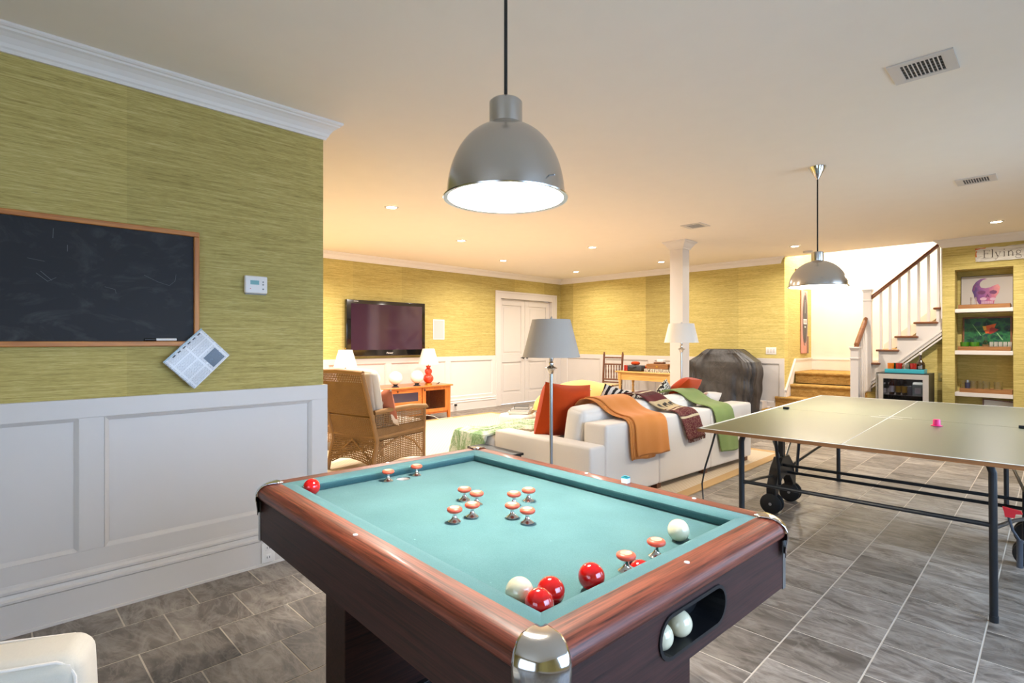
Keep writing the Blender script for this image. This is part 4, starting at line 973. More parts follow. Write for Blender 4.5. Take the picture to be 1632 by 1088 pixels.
# parameter (a along, b across) recovered from the grid order
def grid_uv(o):
    n_ = len(o.data.vertices); w_ = None
    for p in o.data.polygons:
        ids = sorted(p.vertices); w_ = ids[2] - ids[0] if ids[1] == ids[0] + 1 else ids[1] - ids[0]; break
    L_ = n_ // w_; uvl = o.data.uv_layers.active
    for p in o.data.polygons:
        for li in p.loop_indices:
            vi = o.data.loops[li].vertex_index; uvl.data[li].uv = ((vi // w_) / (L_ - 1), (vi % w_) / (w_ - 1))
    return L_, w_
GL, GW = grid_uv(cl)
def onto(o, a, b, out=.009):
    i = a * (GL - 1); j = b * (GW - 1); i0 = min(int(i), GL - 2); j0 = min(int(j), GW - 2); fi, fj = i - i0, j - j0; V = o.data.vertices
    g = lambda x, y: V[x * GW + y].co
    p = g(i0, j0) * (1 - fi) * (1 - fj) + g(i0 + 1, j0) * fi * (1 - fj) + g(i0, j0 + 1) * (1 - fi) * fj + g(i0 + 1, j0 + 1) * fi * fj
    n_ = (g(i0 + 1, j0) - g(i0, j0)).cross(g(i0, j0 + 1) - g(i0, j0)).normalized()
    if n_.z < 0 and abs(n_.z) > .2: n_ = -n_
    if abs(n_.z) <= .2 and n_.y > 0: n_ = -n_
    return p + n_ * out
animal = [(-.9, -.5), (-.9, .1), (-.7, .5), (-.1, .6), (.4, .55), (.55, .8), (.9, .75), (.95, .45), (.75, .3), (.65, -.5), (.45, -.5), (.42, 0), (-.45, 0), (-.5, -.5)]
for bc in (.22, .52, .80):
    am_ = MB(); vs = []
    for x, y in animal: vs.append(onto(cl, .525 - y * .055, bc + x * .12))
    am_.add(vs + [v + Vector((0, -.001, .001)) for v in vs], [tuple(range(len(vs))), tuple(range(len(vs), 2 * len(vs)))[::-1]])
    am_.build('woven_animal', 'black', pt_)
fr = MB()
for k in range(34):
    b = (k + .5) / 34; p = onto(cl, 1.0, b, .003); fr.tube([p, p + Vector((random.uniform(-.004, .004), 0, -.012)), p + Vector((random.uniform(-.008, .008), 0, -.028))], .0022, 5)
fr.build('fringe', plain('fringe_yarn', '6a3a2c', .9), pt_, kind='stuff')
throw('green_throw', 'olive green wool throw hanging over the far sofa back', 'throw_g', [(.50, .755), (.47, .782), (.42, .800), (.31, .783), (.235, .706), (.14, .662), (.0, .651), (-.018, .61), (-.022, .50), (-.022, .18)], 1.66, 2.03, seed=5, fold=.012, nf=.9, skew=.28, thick=.010)
# fur throw over the chaise
t_ = NT('green_fur'); a_ = t_.noise(t_.coord('Object', (3.2, 6, 3)), 1, 4, .6, 1.6); b_ = t_.noise(t_.coord('Object', (30, 90, 60)), 1, 3)
t_.col(t_.ramp(t_.math('ADD', t_.math('MULTIPLY', a_, .75), t_.math('MULTIPLY', b_, .25)), [(.38, '6c9656'), (.47, '94b47c'), (.55, 'd8dcc6')])); t_.set(Roughness=.95); t_.p.inputs['Sheen Weight'].default_value = .4; t_.bump(b_, 1, .012); M['fur'] = t_.m
fur = thing('fur_throw', 'shaggy green and white tie-dyed throw across the chaise end', 'throw blanket', (-2.469, 3.276, 0), SA)
ft = MB()
def furp(a, b):
    # a along u from far to near and down the near side; b across v
    s = a * 1.36
    if s < .98: u, z, n_ = 1.0 - s, .441 + .012 * math.sin(a * 13 + b * 5), 0
    else:
        q = s - .98
        if q < .06: u, z = .02 - q * 1.1, .438 - q * .35
        else: u, z = -.052 - (q - .06) * .05, .42 - (q - .06) * .86
    v = 1.19 + .50 * b - .06 * math.sin(a * 4) + (.0 if b < .5 else .03 * math.sin(a * 8))
    if a > .72: z += .07 * max(0, (.45 - b)) * (a - .72) * 6
    if b > .86: z -= (b - .86) * .5 if s < .98 else 0
    return (u, v, z)
fo = MB().grid(furp, 60, 26).build('fur', 'fur', fur)
so = fo.modifiers.new('s', 'SOLIDIFY'); so.thickness = .018; so.offset = 1
tx = bpy.data.textures.new('fur_clumps', 'CLOUDS'); tx.noise_scale = .025
dm = fo.modifiers.new('d', 'DISPLACE'); dm.texture = tx; dm.strength = .02; dm.mid_level = .5
pile = MB()
for k in range(2600):
    a, b = random.random(), random.random(); p = Vector(furp(a, b)); n_ = Vector((0, 0, 1)) if a < .72 else Vector((-1, 0, .1))
    p = p + n_ * .018; d = (n_ * .5 + Vector((random.uniform(-1, .2), random.uniform(-.6, .6), random.uniform(-.4, .2)))).normalized() * random.uniform(.012, .026)
    s_ = Vector((-d.y, d.x, 0)).normalized() * .0016 if abs(d.x) + abs(d.y) > 1e-4 else Vector((.002, 0, 0))
    pile.add([p - s_, p + s_, p + d], [(0, 1, 2)])
pile.build('fur_pile', 'fur', fur, kind='stuff')

# ottoman with books, seen between the chaise and the cushions
ott = thing('ottoman', 'small cream ottoman behind the sofa corner with books on it', 'ottoman', (-4.68, 4.80, 0), .1)
MB().rbox(-.21, .21, -.21, .21, .10, .40, .04, 4, .01).build('cushioned_top', 'linen2', ott)
for x in (-.16, .16):
    for y in (-.16, .16): MB().box(x - .025, x + .025, y - .025, y + .025, RZ, .104).build('leg', 'darkbrown', ott)
zz = .412
for i, (w_, h_, t_, m_, lb) in enumerate(((.26, .34, .028, 'paper', 'white book at the bottom of the small stack'), (.24, .30, .024, 'grey', 'grey book in the middle of the small stack'), (.18, .24, .03, 'black', 'black book on top of the small stack'))):
    b = thing('book', lb, 'book', (-4.68, 4.80, zz), .5 + i * .12, 'books on the ottoman'); MB().box(-w_ / 2 + .004, w_ / 2 - .003, -h_ / 2 + .004, h_ / 2 - .004, .003, t_ - .003).build('pages', 'paper', b)
    MB().box(-w_ / 2, w_ / 2, -h_ / 2, h_ / 2, 0, .003).box(-w_ / 2, w_ / 2, -h_ / 2, h_ / 2, t_ - .003, t_).box(-w_ / 2, -w_ / 2 + .003, -h_ / 2, h_ / 2, 0, t_).build('cover', m_, b); zz += t_ + .0005
# yellow bean bag
bb_ = thing('beanbag', 'large yellow beanbag chair behind the orange cushion', 'beanbag', (-4.18, 5.38, 0), .3)
def bean(a, b):
    th_ = a * 2 * PI; t = b
    r = .60 * (math.sin(PI * min(t * .5 + .0, .5)) ** .5 if t < .5 else math.cos((t - .5) * PI) ** .62)
    z = RZ + .80 * (t ** .82) + .02 * math.sin(th_ * 3) * math.sin(PI * t)
    w_ = 1 + .05 * math.sin(th_ * 5 + 3 * t) + .03 * math.sin(th_ * 9 + 8 * t)
    return (r * w_ * math.cos(th_), r * w_ * math.sin(th_) * .95, z)
MB().grid(lambda a, b: bean(a, b), 48, 24).build('bag', 'yellow', bb_)
stand('throw_pillow', 'black and cream patterned cushion tucked into the yellow beanbag', 'zebra', 1.55, 1.52, .60, .36, .22, .1, .9, 1.2, .2)

# black side table and floor lamps
stb = thing('side_table', 'low black square side table beside the sofa arm', 'side table', (-3.40, 3.195, 0), math.radians(-3.4))
MB().box(-.27, .27, -.13, .055, .345, .365).build('table_top', 'blackmetal', stb, bevel=.003)
MB().box(-.255, .255, -.115, .04, .30, .345).build('apron', 'black', stb)
for x in (-.24, .24):
    for y in (-.10, .03): MB().box(x - .018, x + .018, y - .018, y + .018, RZ, .30).build('leg', 'black', stb)
def floor_lamp(label, x, y, zb, zt, rb, rt, zpole, m, z0=0):
    t = thing('floor_lamp', label, 'floor lamp', (x, y, z0))
    MB().lathe([(.0001, 0), (.13, 0), (.13, .012), (.05, .022), (.02, .035), (.0001, .035)], (0, 0, 0), 36).build('base', 'steel', t)
    MB().cyl((0, 0, .03), (0, 0, zb - .10), .0125, 14).build('pole', 'steel', t)
    MB().lathe([(.0125, zb - .12), (.016, zb - .115), (.030, zb - .085), (.046, zb - .078), (.030, zb - .072), (.014, zb - .06), (.018, zb - .045), (.011, zb - .03), (.017, zb - .015), (.010, zb + .02), (.010, zb + .06), (.0001, zb + .06)], (0, 0, 0), 20).build('collar', 'chrome', t)
    sh = MB().lathe([(rb - .002, zb), (rb, zb), (rt, zt), (rt - .002, zt), (rb - .002, zb)], (0, 0, 0), 48).build('lamp_shade', m, t)
    MB().tube([(rt * math.cos(a), rt * math.sin(a), zt - .012) for a in (0, PI)], .0015, 5).cyl((0, 0, zb + .05), (0, 0, zt + .012), .003, 6).lathe([(.0001, zt - .01), (.008, zt), (.010, zt + .01), (.004, zt + .022), (.0001, zt + .025)], (0, 0, 0), 12).build('finial', 'steel', t)
    return t
floor_lamp('brushed steel floor lamp with grey shade standing before the sofa arm', -2.55, 2.92, 1.183, 1.453, .207, .137, 0, 'shade2')
floor_lamp('slim floor lamp with white shade standing by the white column', -3.245, 6.15, 1.265, 1.50, .205, .150, 0, 'shade', RZ)

# ================================================================ WICKER ARMCHAIRS (local y = forward)
def wicker(label, loc, rz):
    t = thing('wicker_armchair', label, 'armchair', loc, rz, None)
    W_ = .31
    P = 'wickerpole'
    bl = lambda s: [(s * (W_ + .005), -.07, 0), (s * W_, -.035, .18), (s * (W_ - .003), 0, .32), (s * (W_ + .002), -.065, .55), (s * (W_ + .008), -.135, .77), (s * (W_ + .015), -.205, .985)]
    for s in (-1, 1):
        MB().tube(bl(s), .021, 10).build('rear_post', P, t)
        MB().tube([(s * W_, .66, 0), (s * W_, .66, .30), (s * W_, .67, .58)], .019, 10).build('front_leg', P, t)
        MB().tube([(s * (W_ - .01), -.03, .60), (s * (W_ + .01), .15, .615), (s * (W_ + .012), .45, .62), (s * W_, .69, .598), (s * W_, .70, .58)], .024, 10).build('arm_rail', P, t)
        MB().tube([(s * W_, .0, .36), (s * W_, .66, .38)], .014, 8).build('side_rail', P, t)
        MB().tube([(s * W_, -.04, .18), (s * W_, .10, .27), (s * W_, .30, .33)], .012, 8).tube([(s * W_, .64, .12), (s * W_, .5, .26), (s * W_, .35, .33)], .012, 8).build('corner_brace', P, t)
    MB().tube([(-W_ - .02, -.20, .985), (0, -.215, 1.0), (W_ + .02, -.20, .985)], .024, 10).build('top_rail', P, t)
    MB().tube([(-W_, -.03, .565), (0, -.045, .56), (W_, -.03, .565)], .020, 10).build('back_rail', P, t)
    MB().tube([(-W_, -.01, .36), (W_, -.01, .36)], .014, 8).build('back_rail', P, t)
    MB().tube([(-W_, .66, .36), (W_, .66, .36)], .016, 8).build('front_rail', P, t)
    MB().tube([(-W_, -.03, .10), (0, -.03, .32), (W_, -.03, .10)], .011, 8).build('back_brace', P, t)
    def yb(z):   # y of the back plane at height z
        pts = bl(1)
        for a, b in zip(pts, pts[1:]):
            if a[2] <= z <= b[2]: return a[1] + (b[1] - a[1]) * (z - a[2]) / (b[2] - a[2])
        return pts[-1][1]
    def weave(name, fn, nu, nv, wu, wv, u0=0., u1=1.):
        mb = MB()
        for i in range(nu + 1):
            u = u0 + (u1 - u0) * i / nu
            for j in range(8): mb.bar(fn(u, j / 8), fn(u, (j + 1) / 8 + .001), wu, .006, fn(2, 0))
        for j in range(nv + 1):
            v = j / nv
            for i in range(4): mb.bar(fn(u0 + (u1 - u0) * i / 4, v), fn(u0 + (u1 - u0) * (i + 1) / 4 + .001, v), wv, .007, fn(2, 0))
        return mb.build(name, 'wicker', t, kind='stuff')
    def back(z0, z1):
        def fn(u, v):
            if u == 2: return (0, 1, 0)
            z = z0 + (z1 - z0) * v; return (-W_ + .01 + (2 * W_ - .02) * u, yb(z) - .012 * math.sin(PI * u), z)
        return fn
    weave('woven_back', back(.58, .89), 26, 19, .0165, .0115); weave('open_woven_back', back(.89, .98), 26, 4, .011, .007)
    weave('woven_seat_back', back(.33, .55), 24, 13, .0155, .012)
    def skirt(u, v):
        if u == 2: return (0, 1, 0)
        z = .33 - (.33 - .10 - .05 * math.sin(PI * u)) * v; return (-W_ + 2 * W_ * u, yb(max(z, 0)) - .02 * v, z)
    weave('woven_skirt', skirt, 27, 10, .010, .011)
    for s in (-1, 1):
        def side(z0, z1, sag=0):
            def fn(u, v):
                if u == 2: return (1, 0, 0)
                zz_ = z0 + (z1 - z0) * v
                if sag: zz_ = z0 + (z1 + sag * math.sin(PI * u) - z0) * v
                return (s * (W_ + .004), -.02 + .68 * u, zz_)
            return fn
        weave('woven_arm_panel', side(.60, .45), 32, 8, .0085, .0065); weave('woven_side_panel', side(.45, .33), 34, 10, .012, .0095)
        weave('woven_side_skirt', side(.33, .07, .05), 29, 12, .0095, .0105)
    MB().rbox(-W_ + .02, W_ - .02, .03, .66, .36, .47, .03, 4, .015).build('seat_cushion', 'cream', t)
    o = MB().rbox(-.26, .26, -.055, .055, -.27, .27, .04, 4, .02).build('back_cushion', 'cream', t); o.location = (.02, .045, .73); o.rotation_euler = (.16, 0, 0)
    return t
ca = math.radians(13)
w1 = wicker('wicker armchair with cream cushions behind the bumper pool table', (-4.86, 2.63, RZ), ca)
lc = Matrix.Translation((-4.86, 2.63, 0)) @ Matrix.Rotation(ca, 4, 'Z') @ Matrix.Translation((.17, .19, .475 + .17)) @ Matrix.Rotation(.28, 4, 'X')
po = pillow(MB(), .38, .38, .13, 14).build('throw_pillow', zebra('rust_print', 'b0674a', 'ecd9c4', 3, 9, .6)); po.matrix_world = lc; tag(po, 'cream and rust printed cushion on the wicker armchair', 'cushion')
w2 = dup(w1, (-6.30, 2.72, RZ), math.radians(4), 'second wicker armchair mostly hidden behind the green wall corner')

# ================================================================ TELEVISION AND MEDIA STAND
tv = thing('television', 'large black flat television on the yellow-green wall', 'television', (XT, 4.795, 1.055))
MB().rbox(.03, .095, -.742, .742, 0, .895, .008, 3).build('bezel', 'tvblack', tv); MB().box(.0945, .0965, -.665, .675, .10, .835).build('screen', 'screen', tv)
MB().box(.001, .03, -.2, .2, .3, .6).build('wall_bracket', 'black', tv)
def text(name, s, size, parent, loc, rot, m, ext=.0006, align='CENTER', shear=0):
    c = bpy.data.curves.new(name, 'FONT'); c.body = s; c.size = size; c.extrude = ext; c.align_x = align; c.align_y = 'CENTER'; c.shear = shear; c.materials.append(M[m])
    q = bpy.data.objects.new(name, c); me = bpy.data.meshes.new_from_object(q); bpy.data.objects.remove(q)
    o = bpy.data.objects.new(name, me); COL.objects.link(o); o.parent = parent; o.location = loc; o.rotation_euler = rot; return o
text('lettering', 'Pioneer', .040, tv, (.0962, .03, .045), (PI / 2, 0, PI / 2), 'plate', shear=.25)
MB().box(.0955, .0966, -.62, -.54, .868, .876).build('badge', 'plate', tv)
sp_ = thing('wall_speaker', 'white rectangular in-wall speaker beside the television', 'speaker', (XT, 5.90, 1.505)); MB().rbox(.0005, .008, -.128, .128, -.182, .182, .003, 2).build('surround', 'plate', sp_)
MB().box(.0075, .0095, -.112, .112, -.166, .166).build('grille', plain('speaker_cloth', 'b8b0ae', .8), sp_)

ms = thing('media_stand', 'honey coloured wooden media stand with glass doors under the television', 'media stand', (-7.52, 4.63, 0), 0)
MX0, MX1, MY = -.29, .32, 1.03
MB().box(MX0 - .01, MX1 + .035, -MY - .035, MY + .035, .545, .57).build('top', 'honey', ms, bevel=.006)
for x in (MX0, MX1 - .05):
    for y in (-MY, MY - .05): MB().add([(x + .012, y + .01, 0), (x + .05, y + .01, 0), (x + .05, y + .045, 0), (x + .012, y + .045, 0), (x, y, .15), (x + .05, y, .15), (x + .05, y + .05, .15), (x, y + .05, .15)], [(3, 2, 1, 0), (0, 1, 5, 4), (1, 2, 6, 5), (2, 3, 7, 6), (3, 0, 4, 7), (4, 5, 6, 7)]).box(x, x + .05, y, y + .05, .15, .545).build('leg', 'honeyz', ms)
MB().box(MX0 + .01, MX1 - .02, -MY + .02, MY - .02, .10, .125).box(MX0, MX0 + .012, -MY + .05, MY - .05, .125, .545).box(MX0 + .01, MX1 - .02, -.49, -.465, .125, .545).box(MX0 + .01, MX1 - .02, .44, .465, .125, .545).box(MX0 + .02, MX1 - .02, -MY + .01, -MY + .02, .125, .545).box(MX0 + .02, MX1 - .02, MY - .02, MY - .01, .125, .545).build('carcass', 'honey', ms)
for y0, y1, ky in ((.47, .975, .50), (-.975, -.49, -.52)):
    d = MB().box(MX1 - .02, MX1, y0, y0 + .055, .13, .54).box(MX1 - .02, MX1, y1 - .055, y1, .13, .54).box(MX1 - .02, MX1, y0 + .055, y1 - .055, .13, .185).box(MX1 - .02, MX1, y0 + .055, y1 - .055, .49, .54).build('door', 'honeyz', ms)
    MB().box(MX1 - .012, MX1 - .009, y0 + .055, y1 - .055, .185, .49).build('glass_pane', 'pane', d); MB().sphere((MX1 + .012, ky, .50), .012, 12, 8).build('knob', 'black', d)
d = MB().box(MX1 - .02, MX1, -.46, .435, .29, .54).box(MX1 - .35, MX1 - .02, -.45, .425, .30, .31).build('drawer', 'honey', ms, bevel=.003); MB().box(MX1 - .001, MX1 + .0015, -.40, .375, .335, .475).build('glass_pane', 'darkglassy' if 0 else plain('dark_pane', '3a3040', .12, coat=.5), d)
MB().sphere((MX1 + .012, -.01, .505), .012, 12, 8).build('knob', 'black', d)
d = MB().box(MX1 - .02, MX1, -.46, .435, .195, .283).build('drawer', 'honey', ms, bevel=.003); MB().sphere((MX1 + .012, -.01, .24), .012, 12, 8).build('knob', 'black', d)
d = MB().box(MX1 - .012, MX1 - .006, -.46, .435, .128, .19).build('lower_pane', 'dark_pane' if 0 else 'grey', ms)
def gourd(label, y):
    t = thing('table_lamp', label, 'table lamp', (-7.36, y, .5705), 0, 'red gourd table lamps')
    MB().lathe([(.0001, 0), (.062, 0), (.062, .012), (.055, .018), (.058, .028), (.0001, .03)], (0, 0, 0), 28).build('base', 'brass', t)
    MB().lathe([(.035, .028), (.060, .045), (.080, .075), (.086, .105), (.080, .135), (.058, .162), (.044, .174), (.052, .190), (.062, .215), (.060, .240), (.044, .262), (.028, .275), (.036, .292), (.044, .315), (.0001, .318)], (0, 0, 0), 36).build('body', 'gourd', t)
    MB().cyl((0, 0, .315), (0, 0, .36), .010, 10).cyl((0, 0, .36), (0, 0, .612), .0025, 6).sphere((0, 0, .618), .008, 10, 8).build('stem', 'brass', t)
    MB().lathe([(.168, .345), (.170, .345), (.098, .598), (.096, .598), (.168, .345)], (0, 0, 0), 40).build('lamp_shade', 'shade', t)
    MB().cyl((0, 0, .36), (0, 0, .43), .016, 10).build('socket', 'brass', t)
    return t
gourd('red gourd table lamp right of the white globes on the media stand', 5.32)
gourd('red gourd table lamp at the left end, behind the wicker armchair', 3.83)
for y, lb in ((5.05, 'white globe nearest the right red lamp on the media stand'), (4.645, 'middle white globe of the three on the media stand'), (4.255, 'left white globe, partly behind the wicker chair cushion')):
    t = thing('globe_ornament', lb, 'globe', (-7.30, y, .5705), 0, 'white globes on the media stand')
    MB().lathe([(.0001, 0), (.062, 0), (.060, .006), (.035, .020), (.030, .034), (.045, .044), (.0001, .044)], (0, 0, 0), 20).build('stand', 'blackmetal', t)
    MB().sphere((0, 0, .146), .106, 36, 22).build('globe', 'globe', t)
tag(MB().tube([(-7.22, 5.05, .02), (-7.16, 5.14, .10), (-7.12, 5.25, .075), (-7.10, 5.35, .02), (-7.14, 5.50, .016), (-7.10, 5.62, .018), (-7.05, 5.58, .016)], .004, 6).build('cable', 'plate'), 'thin white cable trailing below the media stand', 'cable')
tag(MB().tube([(-7.30, 5.44, .576), (-7.27, 5.47, .60), (-7.29, 5.50, .60), (-7.32, 5.49, .58)], .006, 6).build('lamp_switch_cord', 'black'), 'short black lamp cord on the right end of the media stand', 'cord')

# ================================================================ BACK WALL: CHAIR, PINE TABLE, COVERED GRILL
ch = thing('spindle_chair', 'dark turned-wood spindle back chair with woven rush seat by back wall', 'chair', (-6.10, 8.62, 0), math.radians(8))
# chair faces away from the wall (local -y); back at +y
for x in (-.20, .20): 
    MB().tube([(x * .95, .20, 0), (x * .97, .21, .45), (x, .27, 1.04)], .021, 10).lathe([(.0001, 1.03), (.018, 1.04), (.013, 1.055), (.018, 1.07), (.0001, 1.085)], (x, .272, 0), 10).build('rear_post', 'darkbrown', ch)
    MB().lathe([(.015, 0), (.018, .1), (.014, .14), (.019, .2), (.019, .34), (.014, .38), (.019, .44), (.019, .47), (.0001, .475)], (x * 1.15, -.22, 0), 10).build('front_leg', 'darkbrown', ch)
for z, y in ((.97, .262), (.84, .250), (.545, .218), (.49, .214)): MB().tube([(-.19, y, z), (.19, y, z)], .015, 8).build('back_rail', 'darkbrown', ch)
for k in range(6):
    x = -.145 + .058 * k; MB().lathe([(.007, .55), (.013, .60), (.009, .64), (.014, .70), (.009, .76), (.013, .80), (.007, .84)], (x, .236, 0), 8).build('spindle', 'darkbrown', ch)
MB().tube([(-.23, -.21, .44), (.23, -.21, .44)], .016, 8).build('seat_rail', 'darkbrown', ch)
MB().rbox(-.225, .225, -.215, .20, .44, .47, .012, 3).build('rush_seat', plain('rush', 'cbb282', .8, bump=.5, bscale=150), ch)
for z in (.15, .28):
    MB().tube([(-.23, -.22, z), (.23, -.22, z)], .009, 8).build('stretcher', 'darkbrown', ch)
    for x in (-.21, .21): MB().tube([(x * 1.07, -.22, z + .03), (x * .93, .205, z + .03)], .009, 8).build('stretcher', 'darkbrown', ch)
tb = thing('pine_table', 'pine side table with turned legs against the back wall', 'table', (-5.20, 8.72, 0), 0)
MB().box(-.60, .60, -.28, .28, .715, .74).build('top', 'pine', tb, bevel=.006); MB().box(-.54, .54, -.23, .23, .58, .715).build('apron', 'pine', tb, bevel=.003)
for x in (-.52, .52):
    for y in (-.22, .22):
        MB().box(x - .03, x + .03, y - .03, y + .03, .57, .716).lathe([(.016, 0), (.022, .06), (.016, .10), (.026, .18), (.028, .34), (.018, .42), (.028, .45), (.018, .48), (.028, .52), (.028, .57)], (x, y, 0), 14).build('leg', 'pine', tb)
Zt = .7405
def gamebox(label, x, y, z, sx, sy, sz, rz, m, m2='plate', name='game_box', cat='box', group='boxes on the pine table'):
    t = thing(name, label, cat, (x, y, z), rz, group); MB().box(-sx / 2, sx / 2, -sy / 2, sy / 2, 0, sz).build('box_body', m, t, bevel=.003)
    MB().box(-sx / 2 - .002, sx / 2 + .002, -sy / 2 - .002, sy / 2 + .002, sz * .45, sz + .002).build('box_lid', m2, t, bevel=.003); return t
gamebox('white patterned game box at the bottom of the pile on the pine table', -4.93, 8.68, Zt, .60, .30, .055, .03, 'leaf', 'leaf')
g2 = gamebox('brown wooden case on top of the white game box', -4.97, 8.66, Zt + .0585, .42, .26, .085, 0, 'tray', 'tray'); MB().box(-.02, .02, -.138, -.132, .03, .055).build('clasp', 'brass', g2)
gamebox('dark flat box at the right on top of the white game box', -4.70, 8.68, Zt + .0585, .11, .24, .08, .05, 'grey', 'darkbrown')
gamebox('orange box lid peeking out left of the brown case', -5.24, 8.74, Zt + .0585, .10, .16, .05, .1, 'redglass', 'honey')
t = thing('camera_bag', 'dark grey soft bag at the left of the pine table top', 'bag', (-5.46, 8.64, Zt), .05); MB().rbox(-.20, .16, -.10, .10, .003, .105, .03, 4, .002).build('bag_body', plain('dark_fabric', '3a3c40', .8), t)
MB().tube([(-.1, -.10, .08), (-.06, -.13, .05), (.0, -.125, .07), (.06, -.11, .09)], .008, 6).build('bag_strap', 'black', t); MB().rbox(-.19, -.12, -.12, -.09, .0, .11, .01, 2).build('side_pocket', 'redglass', t)
tag(MB().rbox(-.07, .07, -.05, .05, 0, .05, .02, 3, .01).build('orange_pouch', 'orange'), 'small orange pouch on top of the dark grey bag', 'pouch').location = (-5.50, 8.68, Zt + .118)
tag(MB().rbox(-.09, .09, -.06, .06, 0, .03, .008, 2).build('small_case', 'darkbrown'), 'small dark case on the brown wooden case', 'case').location = (-5.0, 8.68, Zt + .147)
tag(MB().rbox(-.06, .06, -.05, .05, 0, .05, .008, 2).build('white_carton', 'paper'), 'small white carton topmost of the pile on the pine table', 'carton').location = (-4.98, 8.70, Zt + .178)

gr = thing('covered_grill', 'dark grey fabric covered barbecue grill against the back wall', 'covered grill', (-3.90, 8.90, 0))
secs = [(.10, .46, .25), (.30, .49, .26), (.55, .525, .27), (.75, .55, .275), (.86, .555, .28), (.96, .53, .275), (1.03, .44, .26), (1.10, .34, .25), (1.155, .26, .22), (1.165, .24, .20), (1.168, .0, .0)]
rnd = random.Random(4)
def grill(a, b):
    k = b * (len(secs) - 1); i = min(int(k), len(secs) - 2); f = k - i; z = secs[i][0] + (secs[i + 1][0] - secs[i][0]) * f; hx = secs[i][1] + (secs[i + 1][1] - secs[i][1]) * f; hy = secs[i][2] + (secs[i + 1][2] - secs[i][2]) * f
    th_ = a * 2 * PI; c, s = math.cos(th_), math.sin(th_); e = .38; x = hx * math.copysign(abs(c) ** e, c); y = hy * math.copysign(abs(s) ** e, s)
    corner = (abs(math.sin(2 * th_))) ** 2; drop = 1 - z / 1.18
    fold = (.016 * math.sin(th_ * 7 + 2 * z) + .010 * math.sin(th_ * 15 - 3 * z + 1) + .005 * math.sin(th_ * 31 + 6 * z)) * (.6 + drop) * (1 if b < .93 else 0)
    diag = .012 * math.sin((x * 1.0 + z * 2.2) * 9) * (.4 + corner) * (1 if z < 1.1 else .2)
    q = fold + diag; x += q * c; y += q * s
    if z < .2: z -= .03 * math.sin(th_ * 3 + 1)
    y = min(y, .375)
    return (x, y, z)
t_ = NT('grill_cover_cloth'); a_ = t_.noise(t_.coord('Object', (5, 5, 3), (0, .5, 0)), 1.3, 5, .6, 2.2); t_.col(t_.ramp(a_, [(.3, '2e2c2c'), (.7, '434040')])); t_.set(Roughness=.42); t_.bump(a_, .4, .015); M['cover'] = t_.m
MB().grid(grill, 160, 60).build('cover', 'cover', gr)
for x in (-.42, .42):
    for y in (-.16, .16): MB().cyl((x, y, 0), (x, y, .16), .02, 10).build('leg', 'black', gr)
sw = thing('light_switch', 'white triple switch plate on the wall above the covered grill', 'light switch', (-3.31, YB, 1.135)); MB().rbox(-.082, .082, -.006, -.0005, -.058, .058, .002, 2).build('plate', 'plate', sw)
for x in (-.046, 0, .046): MB().rbox(x - .016, x + .016, -.0085, -.005, -.032, .032, .001, 2).build('rocker', 'white', sw)

# ================================================================ STAIR WALL PAINTING
ps = thing('wall_board', 'tall narrow red and black painted board on the stair side wall', 'wall board', (-3.10, 10.22, 1.08))
Hh = 1.10
MB().rbox(.002, .030, -.155, .155, 0, Hh, .02, 3).build('board', plain('faded_pink_paint', 'd9988a', .6, vary=.25), ps)
MB().box(.002, .036, .10, .19, .0, .30).build('side_block', 'walnut', ps)
ov = [(.105 * math.cos(2 * PI * k / 40), .60 + .42 * math.sin(2 * PI * k / 40)) for k in range(40)]
MB().prism(ov, .0305, .033, 'x').build('dark_oval', plain('faded_black', '4a4646', .6, vary=.3), ps)
for r0 in (1.18, 1.32): MB().tube([(.0315, r0 * .105 * math.cos(2 * PI * k / 48), .60 + (.42 * (1 + (r0 - 1) * .35)) * math.sin(2 * PI * k / 48)) for k in range(48)], .003, 5, closed=True).build('line_ornament', M['redplastic'] if 0 else 'grey', ps)
MB().box(.031, .0345, -.085, .085, .51, .60).box(.031, .0345, -.03, .03, .45, .475).build('white_band', 'plate', ps)
for k, x in enumerate((-.06, -.036, -.012, .012, .036, .06)): MB().box(.034, .0355, x - .006, x + .006, .528, .582).build('worn_letter', 'grey', ps)
MB().box(.031, .034, -.012, .012, .70, .90).tube([(.032, -.02, .90), (.032, 0, .93), (.032, .02, .90)], .005, 6).build('emblem', 'grey', ps)
tag(MB().box(-3.098, -3.075, 9.80, 9.84, 2.20, 2.52).build('wooden_bracket', 'walnut'), 'thin upright wooden strip high on the stair wall', 'bracket')

# ================================================================ WINE FRIDGE UNDER THE STAIRS
FX0, FX1, FY0, FY1, FZ = -1.757, -1.172, 8.85, 9.345, .86
fg = thing('beverage_fridge', 'small silver framed glass door fridge beneath the staircase', 'fridge', ((FX0 + FX1) / 2, FY0, 0))
hw_ = (FX1 - FX0) / 2; D = FY1 - FY0
MB().box(-hw_, -hw_ + .02, .03, D, .02, FZ).box(hw_ - .02, hw_, .03, D, .02, FZ).box(-hw_ + .02, hw_ - .02, .03, D, FZ - .02, FZ).box(-hw_ + .02, hw_ - .02, .03, D, .02, .08).box(-hw_ + .02, hw_ - .02, D - .02, D, .08, FZ - .02).build('cabinet', 'blackmetal', fg)
dr = MB().box(-hw_ + .03, -hw_ + .085, 0, .03, .06, FZ - .012).box(hw_ - .06, hw_, 0, .03, .06, FZ - .012).box(-hw_ + .085, hw_ - .06, 0, .03, FZ - .075, FZ - .012).box(-hw_ + .085, hw_ - .06, 0, .03, .06, .12).build('door_frame', plain('satin_steel', 'cfcac4', .35, .6), fg)
MB().box(-hw_ + .085, hw_ - .06, .012, .018, .12, FZ - .075).build('glass_pane', 'darkglass', dr)
